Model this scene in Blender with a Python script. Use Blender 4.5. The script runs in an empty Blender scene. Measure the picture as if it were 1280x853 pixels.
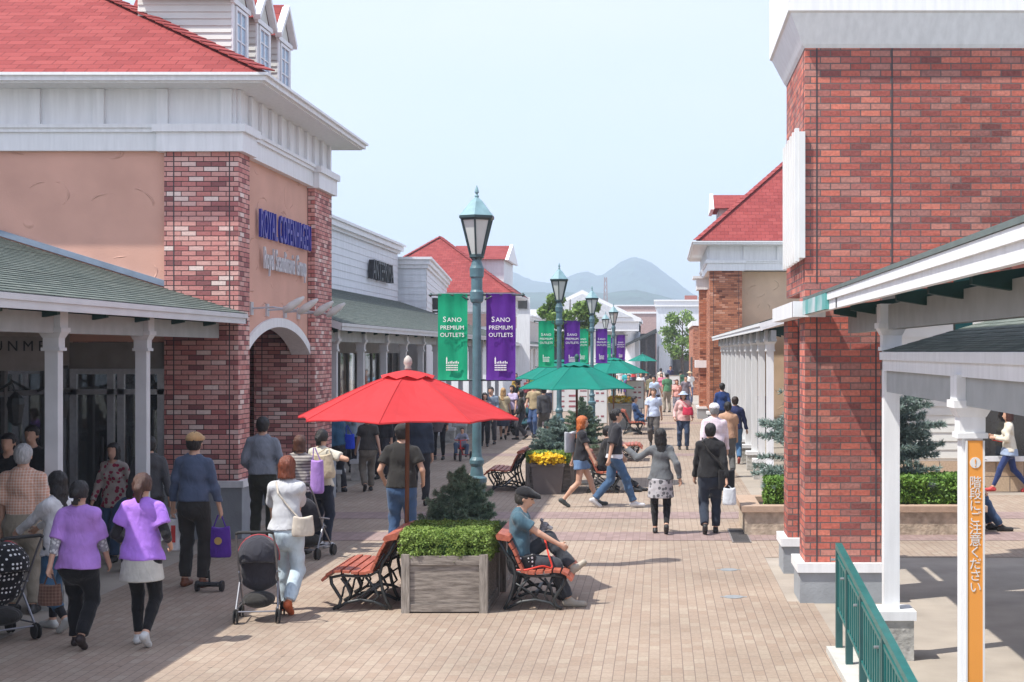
import bpy, math, random
import numpy as np
from mathutils import Vector, Matrix
R = math.radians
random.seed(7); np.random.seed(7)
SC = bpy.context.scene
COL = SC.collection
# ---------------------------------------------------------------- camera, sky, sun, exposure
F, CX, CY, EH = 1900.0, 825.0, 440.0, 2.75
cam = bpy.data.cameras.new('camera'); camo = bpy.data.objects.new('camera', cam); COL.objects.link(camo)
cam.sensor_width = 36; cam.lens = F / 1280 * 36
cam.shift_x = (640 - CX) / 1280; cam.shift_y = (CY - 426.5) / 1280
cam.clip_start = .1; cam.clip_end = 20000
camo.location = (0, 0, EH); camo.rotation_euler = (R(90), 0, 0)
SC.camera = camo
SUN = Vector((.53, .28, -1)).normalized()          # direction the light travels
elev = math.asin(-SUN.z); az = math.atan2(-SUN.x, -SUN.y)
w = bpy.data.worlds.new('World'); SC.world = w; w.use_nodes = True
nt = w.node_tree; N = nt.nodes; L = nt.links
bg = N['Background']; bg.inputs['Strength'].default_value = .15
sky = N.new('ShaderNodeTexSky'); sky.sky_type = 'NISHITA'; sky.sun_disc = False
sky.sun_elevation = elev; sky.sun_rotation = az
sky.air_density = 1.0; sky.dust_density = 1.6; sky.ozone_density = 1.6; sky.altitude = 0
tc = N.new('ShaderNodeTexCoord'); mp = N.new('ShaderNodeMapping'); mp.inputs['Scale'].default_value = (1.0, 1.0, 3.0)
nz = N.new('ShaderNodeTexNoise'); nz.inputs['Scale'].default_value = 2.2; nz.inputs['Detail'].default_value = 7; nz.inputs['Roughness'].default_value = .5
cr = N.new('ShaderNodeValToRGB'); cr.color_ramp.elements[0].position = .40; cr.color_ramp.elements[0].color = (.62,)*3+(1,)
cr.color_ramp.elements[1].position = .64; cr.color_ramp.elements[1].color = (.95,)*3+(1,)
mx = N.new('ShaderNodeMix'); mx.data_type = 'RGBA'
L.new(tc.outputs['Generated'], mp.inputs['Vector']); L.new(mp.outputs['Vector'], nz.inputs['Vector']); L.new(nz.outputs['Fac'], cr.inputs['Fac'])
L.new(cr.outputs['Color'], mx.inputs['Factor']); L.new(sky.outputs['Color'], mx.inputs['A']); mx.inputs['B'].default_value = (3.75, 3.97, 4.95, 1)
L.new(mx.outputs['Result'], bg.inputs['Color'])
sl = bpy.data.lights.new('sun', 'SUN'); sl.energy = 3.8; sl.angle = R(.6); sl.color = (1, .96, .89)
so = bpy.data.objects.new('sun', sl); COL.objects.link(so); so.location = (0, 0, 60)
so.rotation_euler = SUN.to_track_quat('-Z', 'Y').to_euler()
SC.view_settings.view_transform = 'Standard'; SC.view_settings.look = 'None'; SC.view_settings.gamma = 1
SC.view_settings.exposure = .77
SC.cycles.max_bounces = 8; SC.cycles.diffuse_bounces = 3; SC.cycles.glossy_bounces = 3; SC.cycles.volume_bounces = 1
SC.cycles.use_denoising = True

def SX(px, s): return (px - CX) / s
def SZ(py, s): return EH - (py - CY) / s
def SY(s): return F / s

# ---------------------------------------------------------------- mesh builder
class MB:
    def __init__(m): m.v = []; m.f = []
    def quad(m, *ps):
        n = len(m.v); m.v += [tuple(p) for p in ps]; m.f.append(tuple(range(n, n + len(ps)))); return m
    def box(m, x0, x1, y0, y1, z0, z1):
        if x0 > x1: x0, x1 = x1, x0
        if y0 > y1: y0, y1 = y1, y0
        if z0 > z1: z0, z1 = z1, z0
        n = len(m.v)
        m.v += [(x, y, z) for z in (z0, z1) for y in (y0, y1) for x in (x0, x1)]
        m.f += [tuple(n + i for i in q) for q in ((0,2,3,1),(4,5,7,6),(0,1,5,4),(2,6,7,3),(0,4,6,2),(1,3,7,5))]; return m
    def frus(m, cx, cy, z0, z1, a0, b0, a1, b1):
        n = len(m.v)
        for z, a, b in ((z0, a0, b0), (z1, a1, b1)):
            m.v += [(cx-a, cy-b, z), (cx+a, cy-b, z), (cx+a, cy+b, z), (cx-a, cy+b, z)]
        m.f += [tuple(n+i for i in q) for q in ((3,2,1,0),(4,5,6,7),(0,1,5,4),(1,2,6,5),(2,3,7,6),(3,0,4,7))]; return m
    def bar(m, a, b, w, h, up=(0, 0, 1)):
        a = Vector(a); b = Vector(b); d = (b - a).normalized(); up = Vector(up)
        if abs(d.dot(up)) > .99: up = Vector((0, 1, 0))
        r = d.cross(up).normalized(); u = r.cross(d).normalized(); n = len(m.v)
        for c in (a, b):
            for i, j in ((-1,-1),(1,-1),(1,1),(-1,1)): m.v.append(tuple(c + r*(i*w/2) + u*(j*h/2)))
        m.f += [tuple(n+i for i in q) for q in ((0,1,2,3),(7,6,5,4),(0,4,5,1),(1,5,6,2),(2,6,7,3),(3,7,4,0))]; return m
    def tube(m, pts, r, n=8, cap=True):
        pts = [Vector(p) for p in pts]; rs = r if isinstance(r, (list, tuple)) else [r]*len(pts)
        b = len(m.v); prev = None
        for i, p in enumerate(pts):
            d = (pts[min(i+1, len(pts)-1)] - pts[max(i-1, 0)]).normalized()
            if prev is None:
                a = Vector((0, 0, 1)) if abs(d.z) < .9 else Vector((0, 1, 0)); u = d.cross(a).normalized()
            else: u = (prev - d*prev.dot(d)).normalized()
            prev = u; v = d.cross(u)
            for k in range(n):
                t = 2*math.pi*k/n; m.v.append(tuple(p + (u*math.cos(t) + v*math.sin(t))*rs[i]))
        for i in range(len(pts)-1):
            for k in range(n):
                m.f.append((b+i*n+k, b+i*n+(k+1)%n, b+(i+1)*n+(k+1)%n, b+(i+1)*n+k))
        if cap: m.f.append(tuple(b+k for k in reversed(range(n)))); m.f.append(tuple(b+(len(pts)-1)*n+k for k in range(n)))
        return m
    def lathe(m, prof, n=20, c=(0, 0, 0), rot=0, axis='z'):
        b = len(m.v)
        for r, z in prof:
            for k in range(n):
                t = 2*math.pi*k/n + rot; x, y = r*math.cos(t), r*math.sin(t)
                m.v.append((c[0]+x, c[1]+y, c[2]+z) if axis == 'z' else (c[0]+z, c[1]+x, c[2]+y))
        for i in range(len(prof)-1):
            for k in range(n): m.f.append((b+i*n+k, b+i*n+(k+1)%n, b+(i+1)*n+(k+1)%n, b+(i+1)*n+k))
        m.f.append(tuple(b+k for k in reversed(range(n)))); m.f.append(tuple(b+(len(prof)-1)*n+k for k in range(n))); return m
    def prism(m, poly, y0, y1, axis='y'):
        b = len(m.v); n = len(poly)
        for y in (y0, y1):
            for p in poly: m.v.append((p[0], y, p[1]) if axis == 'y' else ((y, p[0], p[1]) if axis == 'x' else (p[0], p[1], y)))
        m.f.append(tuple(b+i for i in range(n))); m.f.append(tuple(b+n+i for i in reversed(range(n))))
        for i in range(n): m.f.append((b+i, b+n+i, b+n+(i+1)%n, b+(i+1)%n))
        return m
    def text(m, s, size, mat4, ext=.0, align='CENTER', spacing=1.0, sx=1.0):
        c = bpy.data.curves.new('t', 'FONT'); c.body = s; c.size = size; c.extrude = ext; c.align_x = align; c.space_character = spacing; c.resolution_u = 3; c.offset = .008 if ext > .01 else 0
        o = bpy.data.objects.new('t', c); COL.objects.link(o)
        bpy.context.view_layer.update()
        me = o.evaluated_get(bpy.context.evaluated_depsgraph_get()).to_mesh(); b = len(m.v)
        for v in me.vertices: m.v.append(tuple(mat4 @ Vector((v.co.x*sx, v.co.y, v.co.z))))
        for p in me.polygons: m.f.append(tuple(b+i for i in p.vertices))
        bpy.data.objects.remove(o); bpy.data.curves.remove(c); return m

def link(name, me, mats, parent=None, label=None):
    o = bpy.data.objects.new(name, me); COL.objects.link(o)
    for mt in (mats if isinstance(mats, (list, tuple)) else [mats]): me.materials.append(mt)
    if parent is not None: o.parent = parent
    if label: o['label'] = label
    return o
def build(name, m, mat, parent=None, world=False, label=None, smooth=False, fix=True):
    """one mesh object; world=True: the vertices are world coordinates, moved into the parent's frame"""
    V = np.array(m.v, dtype=float)
    if world and parent is not None:
        p = parent; off = Vector((0, 0, 0))
        while p is not None: off += p.location; p = p.parent
        V = V - np.array(off)
    me = bpy.data.meshes.new(name); me.from_pydata([tuple(v) for v in V], [], m.f); me.update()
    if fix:
        import bmesh
        bm = bmesh.new(); bm.from_mesh(me); bmesh.ops.recalc_face_normals(bm, faces=bm.faces); bm.to_mesh(me); bm.free()
    uv = me.uv_layers.new(name='UVMap'); W = np.array(m.v, dtype=float)
    nl = len(me.loops); vi = np.zeros(nl, dtype=int); me.loops.foreach_get('vertex_index', vi)
    pn = np.zeros(len(me.polygons)*3); me.polygons.foreach_get('normal', pn); pn = pn.reshape(-1, 3)
    lt = np.zeros(len(me.polygons), dtype=int); me.polygons.foreach_get('loop_total', lt)
    ln = np.repeat(pn, lt, axis=0); P = W[vi]
    hz = np.abs(ln[:, 2]) > .998; sx_ = np.abs(ln[:, 0]) > np.abs(ln[:, 1])
    u = np.where(hz, P[:, 0], np.where(sx_, P[:, 1], P[:, 0]))
    vv = np.where(hz, P[:, 1], P[:, 2] / np.maximum(np.sqrt(np.maximum(1 - ln[:, 2]**2, 1e-4)), .05))
    uv.data.foreach_set('uv', np.stack([u, vv], 1).astype(np.float32).ravel())
    if smooth: me.polygons.foreach_set('use_smooth', [True]*len(me.polygons))
    return link(name, me, mat, parent, label)
def tag(o, label=None, cat=None, group=None, kind=None):
    if label: o['label'] = label
    if cat: o['category'] = cat
    if group: o['group'] = group
    if kind: o['kind'] = kind
    return o
def thing(name, loc, label, cat, group=None, rz=0):
    o = bpy.data.objects.new(name, None); COL.objects.link(o); o.location = loc; o.rotation_euler = (0, 0, rz)
    o.empty_display_size = .2
    return tag(o, label, cat, group)
def copy_tree(o, parent=None):
    c = o.copy(); COL.objects.link(c); c.parent = parent
    for ch in list(o.children): copy_tree(ch, c)
    return c

# ---------------------------------------------------------------- materials
_mc = {}
def newmat(name):
    m = bpy.data.materials.new(name); m.use_nodes = True
    return m, m.node_tree.nodes, m.node_tree.links, m.node_tree.nodes['Principled BSDF']
def plain(name, col, rough=.6, var=.12, scale=6, bump=.0, bscale=60, metal=0, spec=.4, trans=0, stretch=None):
    if name in _mc: return _mc[name]
    m, N, L, P = newmat(name); c = col
    P.inputs['Roughness'].default_value = rough; P.inputs['Metallic'].default_value = metal
    P.inputs['Specular IOR Level'].default_value = spec
    tc = N.new('ShaderNodeTexCoord'); src = tc.outputs['Object']
    if stretch:
        mp = N.new('ShaderNodeMapping'); mp.inputs['Scale'].default_value = stretch; L.new(src, mp.inputs['Vector']); src = mp.outputs['Vector']
    nz = N.new('ShaderNodeTexNoise'); nz.inputs['Scale'].default_value = scale; nz.inputs['Detail'].default_value = 6
    L.new(src, nz.inputs['Vector'])
    cr = N.new('ShaderNodeValToRGB'); cr.color_ramp.elements[0].position = .3; cr.color_ramp.elements[1].position = .7
    cr.color_ramp.elements[0].color = tuple(max(0, x*(1-var)) for x in c)+(1,); cr.color_ramp.elements[1].color = tuple(min(1, x*(1+var)) for x in c)+(1,)
    L.new(nz.outputs['Fac'], cr.inputs['Fac']); L.new(cr.outputs['Color'], P.inputs['Base Color'])
    if bump:
        n2 = N.new('ShaderNodeTexNoise'); n2.inputs['Scale'].default_value = bscale; n2.inputs['Detail'].default_value = 4; L.new(src, n2.inputs['Vector'])
        b = N.new('ShaderNodeBump'); b.inputs['Strength'].default_value = bump; b.inputs['Distance'].default_value = .02
        L.new(n2.outputs['Fac'], b.inputs['Height']); L.new(b.outputs['Normal'], P.inputs['Normal'])
    if trans:
        t = N.new('ShaderNodeBsdfTranslucent'); L.new(cr.outputs['Color'], t.inputs['Color'])
        ms = N.new('ShaderNodeMixShader'); ms.inputs[0].default_value = trans
        L.new(P.outputs[0], ms.inputs[1]); L.new(t.outputs[0], ms.inputs[2]); L.new(ms.outputs[0], N['Material Output'].inputs['Surface'])
    _mc[name] = m; return m
def bricks(name, stops, bw=.22, rh=.073, mortar=.010, mcol=(.09, .07, .07), rough=.8, swap=False, bump=.6, noise=.25, offset=.5, grime=0.0):
    """brick, shingle or paver courses in metres from the UV map; stops: colours a brick may have"""
    if name in _mc: return _mc[name]
    m, N, L, P = newmat(name); P.inputs['Roughness'].default_value = rough; P.inputs['Specular IOR Level'].default_value = .25
    tc = N.new('ShaderNodeTexCoord'); sp = N.new('ShaderNodeSeparateXYZ'); cb = N.new('ShaderNodeCombineXYZ')
    L.new(tc.outputs['UV'], sp.inputs[0])
    L.new(sp.outputs[1 if swap else 0], cb.inputs[0]); L.new(sp.outputs[0 if swap else 1], cb.inputs[1])
    br = N.new('ShaderNodeTexBrick'); L.new(cb.outputs[0], br.inputs['Vector'])
    br.inputs['Scale'].default_value = 1; br.inputs['Brick Width'].default_value = bw; br.inputs['Row Height'].default_value = rh
    br.inputs['Mortar Size'].default_value = mortar/2; br.inputs['Mortar Smooth'].default_value = .25; br.offset = offset
    br.inputs['Color1'].default_value = (0, 0, 0, 1); br.inputs['Color2'].default_value = (1, 1, 1, 1); br.inputs['Mortar'].default_value = (.5, .5, .5, 1)
    cr = N.new('ShaderNodeValToRGB'); cr.color_ramp.interpolation = 'LINEAR'
    while len(cr.color_ramp.elements) < len(stops): cr.color_ramp.elements.new(.5)
    for i, c in enumerate(stops): cr.color_ramp.elements[i].position = i/(len(stops)-1)*.96+.02; cr.color_ramp.elements[i].color = tuple(c)+(1,)
    L.new(br.outputs['Color'], cr.inputs['Fac'])
    nz = N.new('ShaderNodeTexNoise'); nz.inputs['Scale'].default_value = 30; nz.inputs['Detail'].default_value = 6; L.new(cb.outputs[0], nz.inputs['Vector'])
    n3 = N.new('ShaderNodeTexNoise'); n3.inputs['Scale'].default_value = .7; n3.inputs['Detail'].default_value = 5; L.new(cb.outputs[0], n3.inputs['Vector'])
    ad = N.new('ShaderNodeMath'); ad.operation = 'ADD'; L.new(nz.outputs['Fac'], ad.inputs[0]); L.new(n3.outputs['Fac'], ad.inputs[1])
    mr = N.new('ShaderNodeMapRange'); mr.inputs[1].default_value = .6; mr.inputs[2].default_value = 1.4; mr.inputs[3].default_value = 1-noise; mr.inputs[4].default_value = 1+noise
    L.new(ad.outputs[0], mr.inputs[0])
    mu = N.new('ShaderNodeMix'); mu.data_type = 'RGBA'; mu.blend_type = 'MULTIPLY'; mu.inputs['Factor'].default_value = 1
    L.new(cr.outputs['Color'], mu.inputs['A']); L.new(mr.outputs[0], mu.inputs['B'])
    mo = N.new('ShaderNodeMix'); mo.data_type = 'RGBA'; L.new(br.outputs['Fac'], mo.inputs['Factor']); L.new(mu.outputs['Result'], mo.inputs['A']); mo.inputs['B'].default_value = tuple(mcol)+(1,)
    outc = mo.outputs['Result']
    if grime:
        g1 = N.new('ShaderNodeTexNoise'); g1.inputs['Scale'].default_value = .45; g1.inputs['Detail'].default_value = 9; g1.inputs['Roughness'].default_value = .62; L.new(cb.outputs[0], g1.inputs['Vector'])
        g2 = N.new('ShaderNodeMapRange'); g2.inputs[1].default_value = .42; g2.inputs[2].default_value = .66; g2.inputs[3].default_value = 1.04; g2.inputs[4].default_value = 1-grime; L.new(g1.outputs['Fac'], g2.inputs[0])
        v1 = N.new('ShaderNodeTexVoronoi'); v1.inputs['Scale'].default_value = 1.7; L.new(cb.outputs[0], v1.inputs['Vector'])
        v2 = N.new('ShaderNodeMapRange'); v2.inputs[1].default_value = .025; v2.inputs[2].default_value = .045; v2.inputs[3].default_value = .62; v2.inputs[4].default_value = 1; L.new(v1.outputs['Distance'], v2.inputs[0])
        g3 = N.new('ShaderNodeMath'); g3.operation = 'MULTIPLY'; L.new(g2.outputs[0], g3.inputs[0]); L.new(v2.outputs[0], g3.inputs[1])
        g4 = N.new('ShaderNodeMix'); g4.data_type = 'RGBA'; g4.blend_type = 'MULTIPLY'; g4.inputs['Factor'].default_value = 1; L.new(outc, g4.inputs['A']); L.new(g3.outputs[0], g4.inputs['B']); outc = g4.outputs['Result']
    L.new(outc, P.inputs['Base Color'])
    if bump:
        s1 = N.new('ShaderNodeMath'); s1.operation = 'MULTIPLY_ADD'; L.new(br.outputs['Fac'], s1.inputs[0]); s1.inputs[1].default_value = -1.0
        n2 = N.new('ShaderNodeMath'); n2.operation = 'MULTIPLY'; L.new(nz.outputs['Fac'], n2.inputs[0]); n2.inputs[1].default_value = .7
        L.new(n2.outputs[0], s1.inputs[2])
        b = N.new('ShaderNodeBump'); b.inputs['Strength'].default_value = bump; b.inputs['Distance'].default_value = .012
        L.new(s1.outputs[0], b.inputs['Height']); L.new(b.outputs['Normal'], P.inputs['Normal'])
    _mc[name] = m; return m
def cloth(col, pattern=None, col2=(.8, .8, .8), scale=1.0):
    key = 'cloth_%s_%s_%s_%.1f' % ('_'.join('%.2f' % c for c in col), pattern, '_'.join('%.2f' % c for c in col2), scale)
    if key in _mc: return _mc[key]
    m, N, L, P = newmat('cloth'); P.inputs['Roughness'].default_value = .85; P.inputs['Specular IOR Level'].default_value = .2
    P.inputs['Sheen Weight'].default_value = .15
    tc = N.new('ShaderNodeTexCoord'); nz = N.new('ShaderNodeTexNoise'); nz.inputs['Scale'].default_value = 9; nz.inputs['Detail'].default_value = 3
    L.new(tc.outputs['Object'], nz.inputs['Vector'])
    mr = N.new('ShaderNodeMapRange'); mr.inputs[1].default_value = .3; mr.inputs[2].default_value = .7; mr.inputs[3].default_value = .86; mr.inputs[4].default_value = 1.1
    L.new(nz.outputs['Fac'], mr.inputs[0])
    mu = N.new('ShaderNodeMix'); mu.data_type = 'RGBA'; mu.blend_type = 'MULTIPLY'; mu.inputs['Factor'].default_value = 1; L.new(mr.outputs[0], mu.inputs['B'])
    base = mu.inputs['A']
    if pattern in ('stripe', 'plaid'):
        sp = N.new('ShaderNodeSeparateXYZ'); L.new(tc.outputs['Object'], sp.inputs[0]); outs = []
        for ax in ((2,) if pattern == 'stripe' else (2, 0)):
            a = N.new('ShaderNodeMath'); a.operation = 'MULTIPLY'; a.inputs[1].default_value = (150 if pattern == 'stripe' else 210)*scale; L.new(sp.outputs[ax], a.inputs[0])
            b = N.new('ShaderNodeMath'); b.operation = 'SINE'; L.new(a.outputs[0], b.inputs[0])
            c = N.new('ShaderNodeMath'); c.operation = 'GREATER_THAN'; c.inputs[1].default_value = .1 if pattern == 'stripe' else .5; L.new(b.outputs[0], c.inputs[0]); outs.append(c)
        mm = N.new('ShaderNodeMix'); mm.data_type = 'RGBA'; mm.inputs['A'].default_value = tuple(col)+(1,); mm.inputs['B'].default_value = tuple(col2)+(1,)
        if len(outs) == 2:
            ad = N.new('ShaderNodeMath'); ad.operation = 'ADD'; L.new(outs[0].outputs[0], ad.inputs[0]); L.new(outs[1].outputs[0], ad.inputs[1])
            hf = N.new('ShaderNodeMath'); hf.operation = 'MULTIPLY'; hf.inputs[1].default_value = .5; L.new(ad.outputs[0], hf.inputs[0]); L.new(hf.outputs[0], mm.inputs['Factor'])
        else: L.new(outs[0].outputs[0], mm.inputs['Factor'])
        L.new(mm.outputs['Result'], base)
    elif pattern in ('floral', 'dots'):
        vo = N.new('ShaderNodeTexVoronoi'); vo.inputs['Scale'].default_value = (16 if pattern == 'floral' else 24)*scale; L.new(tc.outputs['Object'], vo.inputs['Vector'])
        if pattern == 'dots': vo.inputs['Randomness'].default_value = .15
        lt = N.new('ShaderNodeMath'); lt.operation = 'LESS_THAN'; lt.inputs[1].default_value = .42 if pattern == 'floral' else .3; L.new(vo.outputs['Distance'], lt.inputs[0])
        mm = N.new('ShaderNodeMix'); mm.data_type = 'RGBA'; mm.inputs['A'].default_value = tuple(col)+(1,); mm.inputs['B'].default_value = tuple(col2)+(1,)
        L.new(lt.outputs[0], mm.inputs['Factor']); L.new(mm.outputs['Result'], base)
    else: base.default_value = tuple(col)+(1,)
    L.new(mu.outputs['Result'], P.inputs['Base Color'])
    n2 = N.new('ShaderNodeTexNoise'); n2.inputs['Scale'].default_value = 8; n2.inputs['Detail'].default_value = 2; n2.inputs['Distortion'].default_value = 1.0
    mp2 = N.new('ShaderNodeMapping'); mp2.inputs['Scale'].default_value = (1.3, 1.3, .7); L.new(tc.outputs['Object'], mp2.inputs['Vector']); L.new(mp2.outputs['Vector'], n2.inputs['Vector'])
    b = N.new('ShaderNodeBump'); b.inputs['Strength'].default_value = .6; b.inputs['Distance'].default_value = .03; L.new(n2.outputs['Fac'], b.inputs['Height']); L.new(b.outputs['Normal'], P.inputs['Normal'])
    _mc[key] = m; return m
def wood(name, c1, c2, stretch, rough=.7, bump=.3):
    if name in _mc: return _mc[name]
    m, N, L, P = newmat(name); P.inputs['Roughness'].default_value = rough; P.inputs['Specular IOR Level'].default_value = .3
    tc = N.new('ShaderNodeTexCoord'); mp = N.new('ShaderNodeMapping'); mp.inputs['Scale'].default_value = stretch; L.new(tc.outputs['Object'], mp.inputs['Vector'])
    nz = N.new('ShaderNodeTexNoise'); nz.inputs['Scale'].default_value = 5; nz.inputs['Detail'].default_value = 9; nz.inputs['Roughness'].default_value = .65; L.new(mp.outputs['Vector'], nz.inputs['Vector'])
    cr = N.new('ShaderNodeValToRGB'); cr.color_ramp.elements[0].position = .34; cr.color_ramp.elements[1].position = .66
    cr.color_ramp.elements[0].color = tuple(c1)+(1,); cr.color_ramp.elements[1].color = tuple(c2)+(1,)
    L.new(nz.outputs['Fac'], cr.inputs['Fac']); L.new(cr.outputs['Color'], P.inputs['Base Color'])
    b = N.new('ShaderNodeBump'); b.inputs['Strength'].default_value = bump; b.inputs['Distance'].default_value = .01; L.new(nz.outputs['Fac'], b.inputs['Height']); L.new(b.outputs['Normal'], P.inputs['Normal'])
    _mc[name] = m; return m
def stucco(name, col):
    m, N, L, P = newmat(name); P.inputs['Roughness'].default_value = .9; P.inputs['Specular IOR Level'].default_value = .15
    tc = N.new('ShaderNodeTexCoord')
    n0 = N.new('ShaderNodeTexNoise'); n0.inputs['Scale'].default_value = 1.3; n0.inputs['Detail'].default_value = 6; L.new(tc.outputs['UV'], n0.inputs['Vector'])
    cr = N.new('ShaderNodeValToRGB'); cr.color_ramp.elements[0].position = .3; cr.color_ramp.elements[1].position = .7
    cr.color_ramp.elements[0].color = tuple(c*.9 for c in col)+(1,); cr.color_ramp.elements[1].color = tuple(c*1.08 for c in col)+(1,); L.new(n0.outputs['Fac'], cr.inputs['Fac'])
    L.new(cr.outputs['Color'], P.inputs['Base Color'])
    # trowelled ridges: thin broken cell edges
    nd = N.new('ShaderNodeTexNoise'); nd.inputs['Scale'].default_value = 1.2; L.new(tc.outputs['UV'], nd.inputs['Vector'])
    mp = N.new('ShaderNodeMapping'); mp.inputs['Scale'].default_value = (1, 1.5, 1); L.new(tc.outputs['UV'], mp.inputs['Vector'])
    va = N.new('ShaderNodeMix'); va.data_type = 'RGBA'; va.inputs['Factor'].default_value = .22; L.new(mp.outputs['Vector'], va.inputs['A']); L.new(nd.outputs['Color'], va.inputs['B'])
    vo = N.new('ShaderNodeTexVoronoi'); vo.inputs['Scale'].default_value = 1.5; L.new(va.outputs['Result'], vo.inputs['Vector'])
    db = N.new('ShaderNodeMath'); db.operation = 'SUBTRACT'; db.inputs[1].default_value = .40; L.new(vo.outputs['Distance'], db.inputs[0]); ab = N.new('ShaderNodeMath'); ab.operation = 'ABSOLUTE'; L.new(db.outputs[0], ab.inputs[0])
    m1 = N.new('ShaderNodeMapRange'); m1.inputs[1].default_value = 0; m1.inputs[2].default_value = .022; m1.inputs[3].default_value = 1; m1.inputs[4].default_value = 0; L.new(ab.outputs[0], m1.inputs[0])
    n2 = N.new('ShaderNodeTexNoise'); n2.inputs['Scale'].default_value = 2.6; L.new(tc.outputs['UV'], n2.inputs['Vector'])
    m2 = N.new('ShaderNodeMapRange'); m2.inputs[1].default_value = .5; m2.inputs[2].default_value = .6; L.new(n2.outputs['Fac'], m2.inputs[0])
    mm = N.new('ShaderNodeMath'); mm.operation = 'MULTIPLY'; L.new(m1.outputs[0], mm.inputs[0]); L.new(m2.outputs[0], mm.inputs[1])
    n3 = N.new('ShaderNodeTexNoise'); n3.inputs['Scale'].default_value = 40; n3.inputs['Detail'].default_value = 5; L.new(tc.outputs['UV'], n3.inputs['Vector'])
    ma = N.new('ShaderNodeMath'); ma.operation = 'MULTIPLY_ADD'; L.new(n3.outputs['Fac'], ma.inputs[0]); ma.inputs[1].default_value = .12; L.new(mm.outputs[0], ma.inputs[2])
    b = N.new('ShaderNodeBump'); b.inputs['Strength'].default_value = .7; b.inputs['Distance'].default_value = .03; L.new(ma.outputs[0], b.inputs['Height']); L.new(b.outputs['Normal'], P.inputs['Normal'])
    return m

WHITE = plain('white_paint', (.79, .80, .81), .45, .07, 3, .08, 30, stretch=(5, 5, .45))
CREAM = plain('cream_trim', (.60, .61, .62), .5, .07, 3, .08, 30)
GREYBEAM = plain('grey_beam', (.36, .38, .38), .6, .1, 5, .1, 30)
SIDING = plain('siding_paint', (.70, .73, .76), .5, .08, 2, .05, 40, stretch=(3, 3, .5))
SIDECREAM = plain('cream_siding', (.64, .64, .60), .55, .06, 2, .05, 40)
BASEGREY = plain('grey_base', (.30, .32, .34), .8, .12, 4, .2, 40)
CONCRETE = plain('concrete', (.35, .305, .255), .85, .16, 1.6, .25, 60)
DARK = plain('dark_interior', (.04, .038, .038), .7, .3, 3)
IRON = plain('black_iron', (.028, .032, .034), .45, .2, 20, .1, 80, spec=.5)
LAMPBLUE = plain('lamp_paint', (.085, .17, .20), .4, .2, 8, .1, 60, spec=.5)
LAMPLIGHT = plain('lamp_roof_paint', (.20, .33, .36), .4, .15, 8, .05, 60)
RAILGREEN = plain('rail_green', (.012, .13, .125), .35, .15, 8, 0, spec=.5)
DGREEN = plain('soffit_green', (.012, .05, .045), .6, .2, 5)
SLAT = wood('red_slat', (.30, .075, .045), (.46, .14, .085), (4, 1, 4), .5)
GWOOD = wood('weathered_wood', (.13, .11, .095), (.34, .30, .26), (1, 6, 7), .85, .6)
GWOODV = wood('weathered_post', (.15, .13, .11), (.38, .34, .30), (8, 8, 1), .85, .6)
POLEWOOD = wood('pole_wood', (.12, .045, .02), (.2, .08, .035), (8, 8, 1), .5)
STONE = plain('split_stone', (.46, .38, .29), .9, .3, 9, 1.0, 14)
STONEGREY = plain('split_stone_grey', (.42, .41, .38), .9, .25, 9, 1.0, 16)
STONECAP = plain('stone_cap', (.42, .30, .22), .8, .12, 12, .2, 60)
BRICK_L = bricks('pink_brick', [(.27, .11, .11), (.46, .17, .16), (.58, .25, .225), (.64, .33, .29), (.58, .27, .24), (.70, .42, .37), (.54, .19, .17), (.78, .62, .56)], mcol=(.06, .045, .045), mortar=.013, noise=.18, grime=.12)
BRICK_R = bricks('red_brick', [(.24, .085, .078), (.33, .095, .08), (.45, .125, .095), (.54, .16, .115), (.39, .12, .10), (.34, .15, .13), (.46, .21, .17), (.60, .19, .135)], mcol=(.15, .12, .115), mortar=.014, noise=.34, grime=.22)
BRICK_O = bricks('orange_brick', [(.16, .05, .03), (.36, .13, .07), (.50, .20, .11), (.42, .15, .08), (.58, .30, .20)], mcol=(.16, .11, .09))
SHRED = bricks('red_shingle', [(.23, .040, .038), (.27, .050, .047), (.30, .062, .057)], bw=.30, rh=.20, mortar=.012, mcol=(.13, .02, .02), bump=.7, noise=.1)
SHGREEN = bricks('green_shingle', [(.11, .135, .12), (.145, .17, .15), (.18, .205, .18)], bw=.24, rh=.12, mortar=.012, mcol=(.035, .05, .045), bump=.8, noise=.15)
PAVER = bricks('street_paver', [(.31, .235, .18), (.33, .258, .20), (.345, .275, .215), (.32, .247, .192), (.36, .295, .23)], bw=.20, rh=.10, mortar=.008, mcol=(.19, .145, .12), swap=True, bump=.3, noise=.20, rough=.85, grime=.14)
PAVBAND = bricks('band_paver', [(.25, .18, .165), (.28, .205, .19), (.31, .225, .205)], bw=.20, rh=.10, mortar=.007, mcol=(.2, .14, .12), swap=True, bump=.3, noise=.12)
PINK = stucco('pink_stucco', (.66, .385, .30))
BEIGE = stucco('beige_stucco', (.74, .54, .38))
ORANGE = plain('orange_panel', (.80, .33, .06), .4, .03, 3)
OFFWHITE = plain('off_white', (.72, .73, .72), .5, .03, 3)
BLUEL = plain('blue_letters', (.02, .035, .33), .35, .1, 4)
SILVER = plain('silver_letters', (.55, .58, .62), .3, .1, 4, metal=.3)
BLACK = plain('black_letters', (.02, .02, .022), .45, .2, 6)
RUBBER = plain('rubber', (.03, .03, .03), .7, .2, 20)
ALU = plain('aluminium', (.5, .5, .52), .35, .1, 20, metal=.8)
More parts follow.
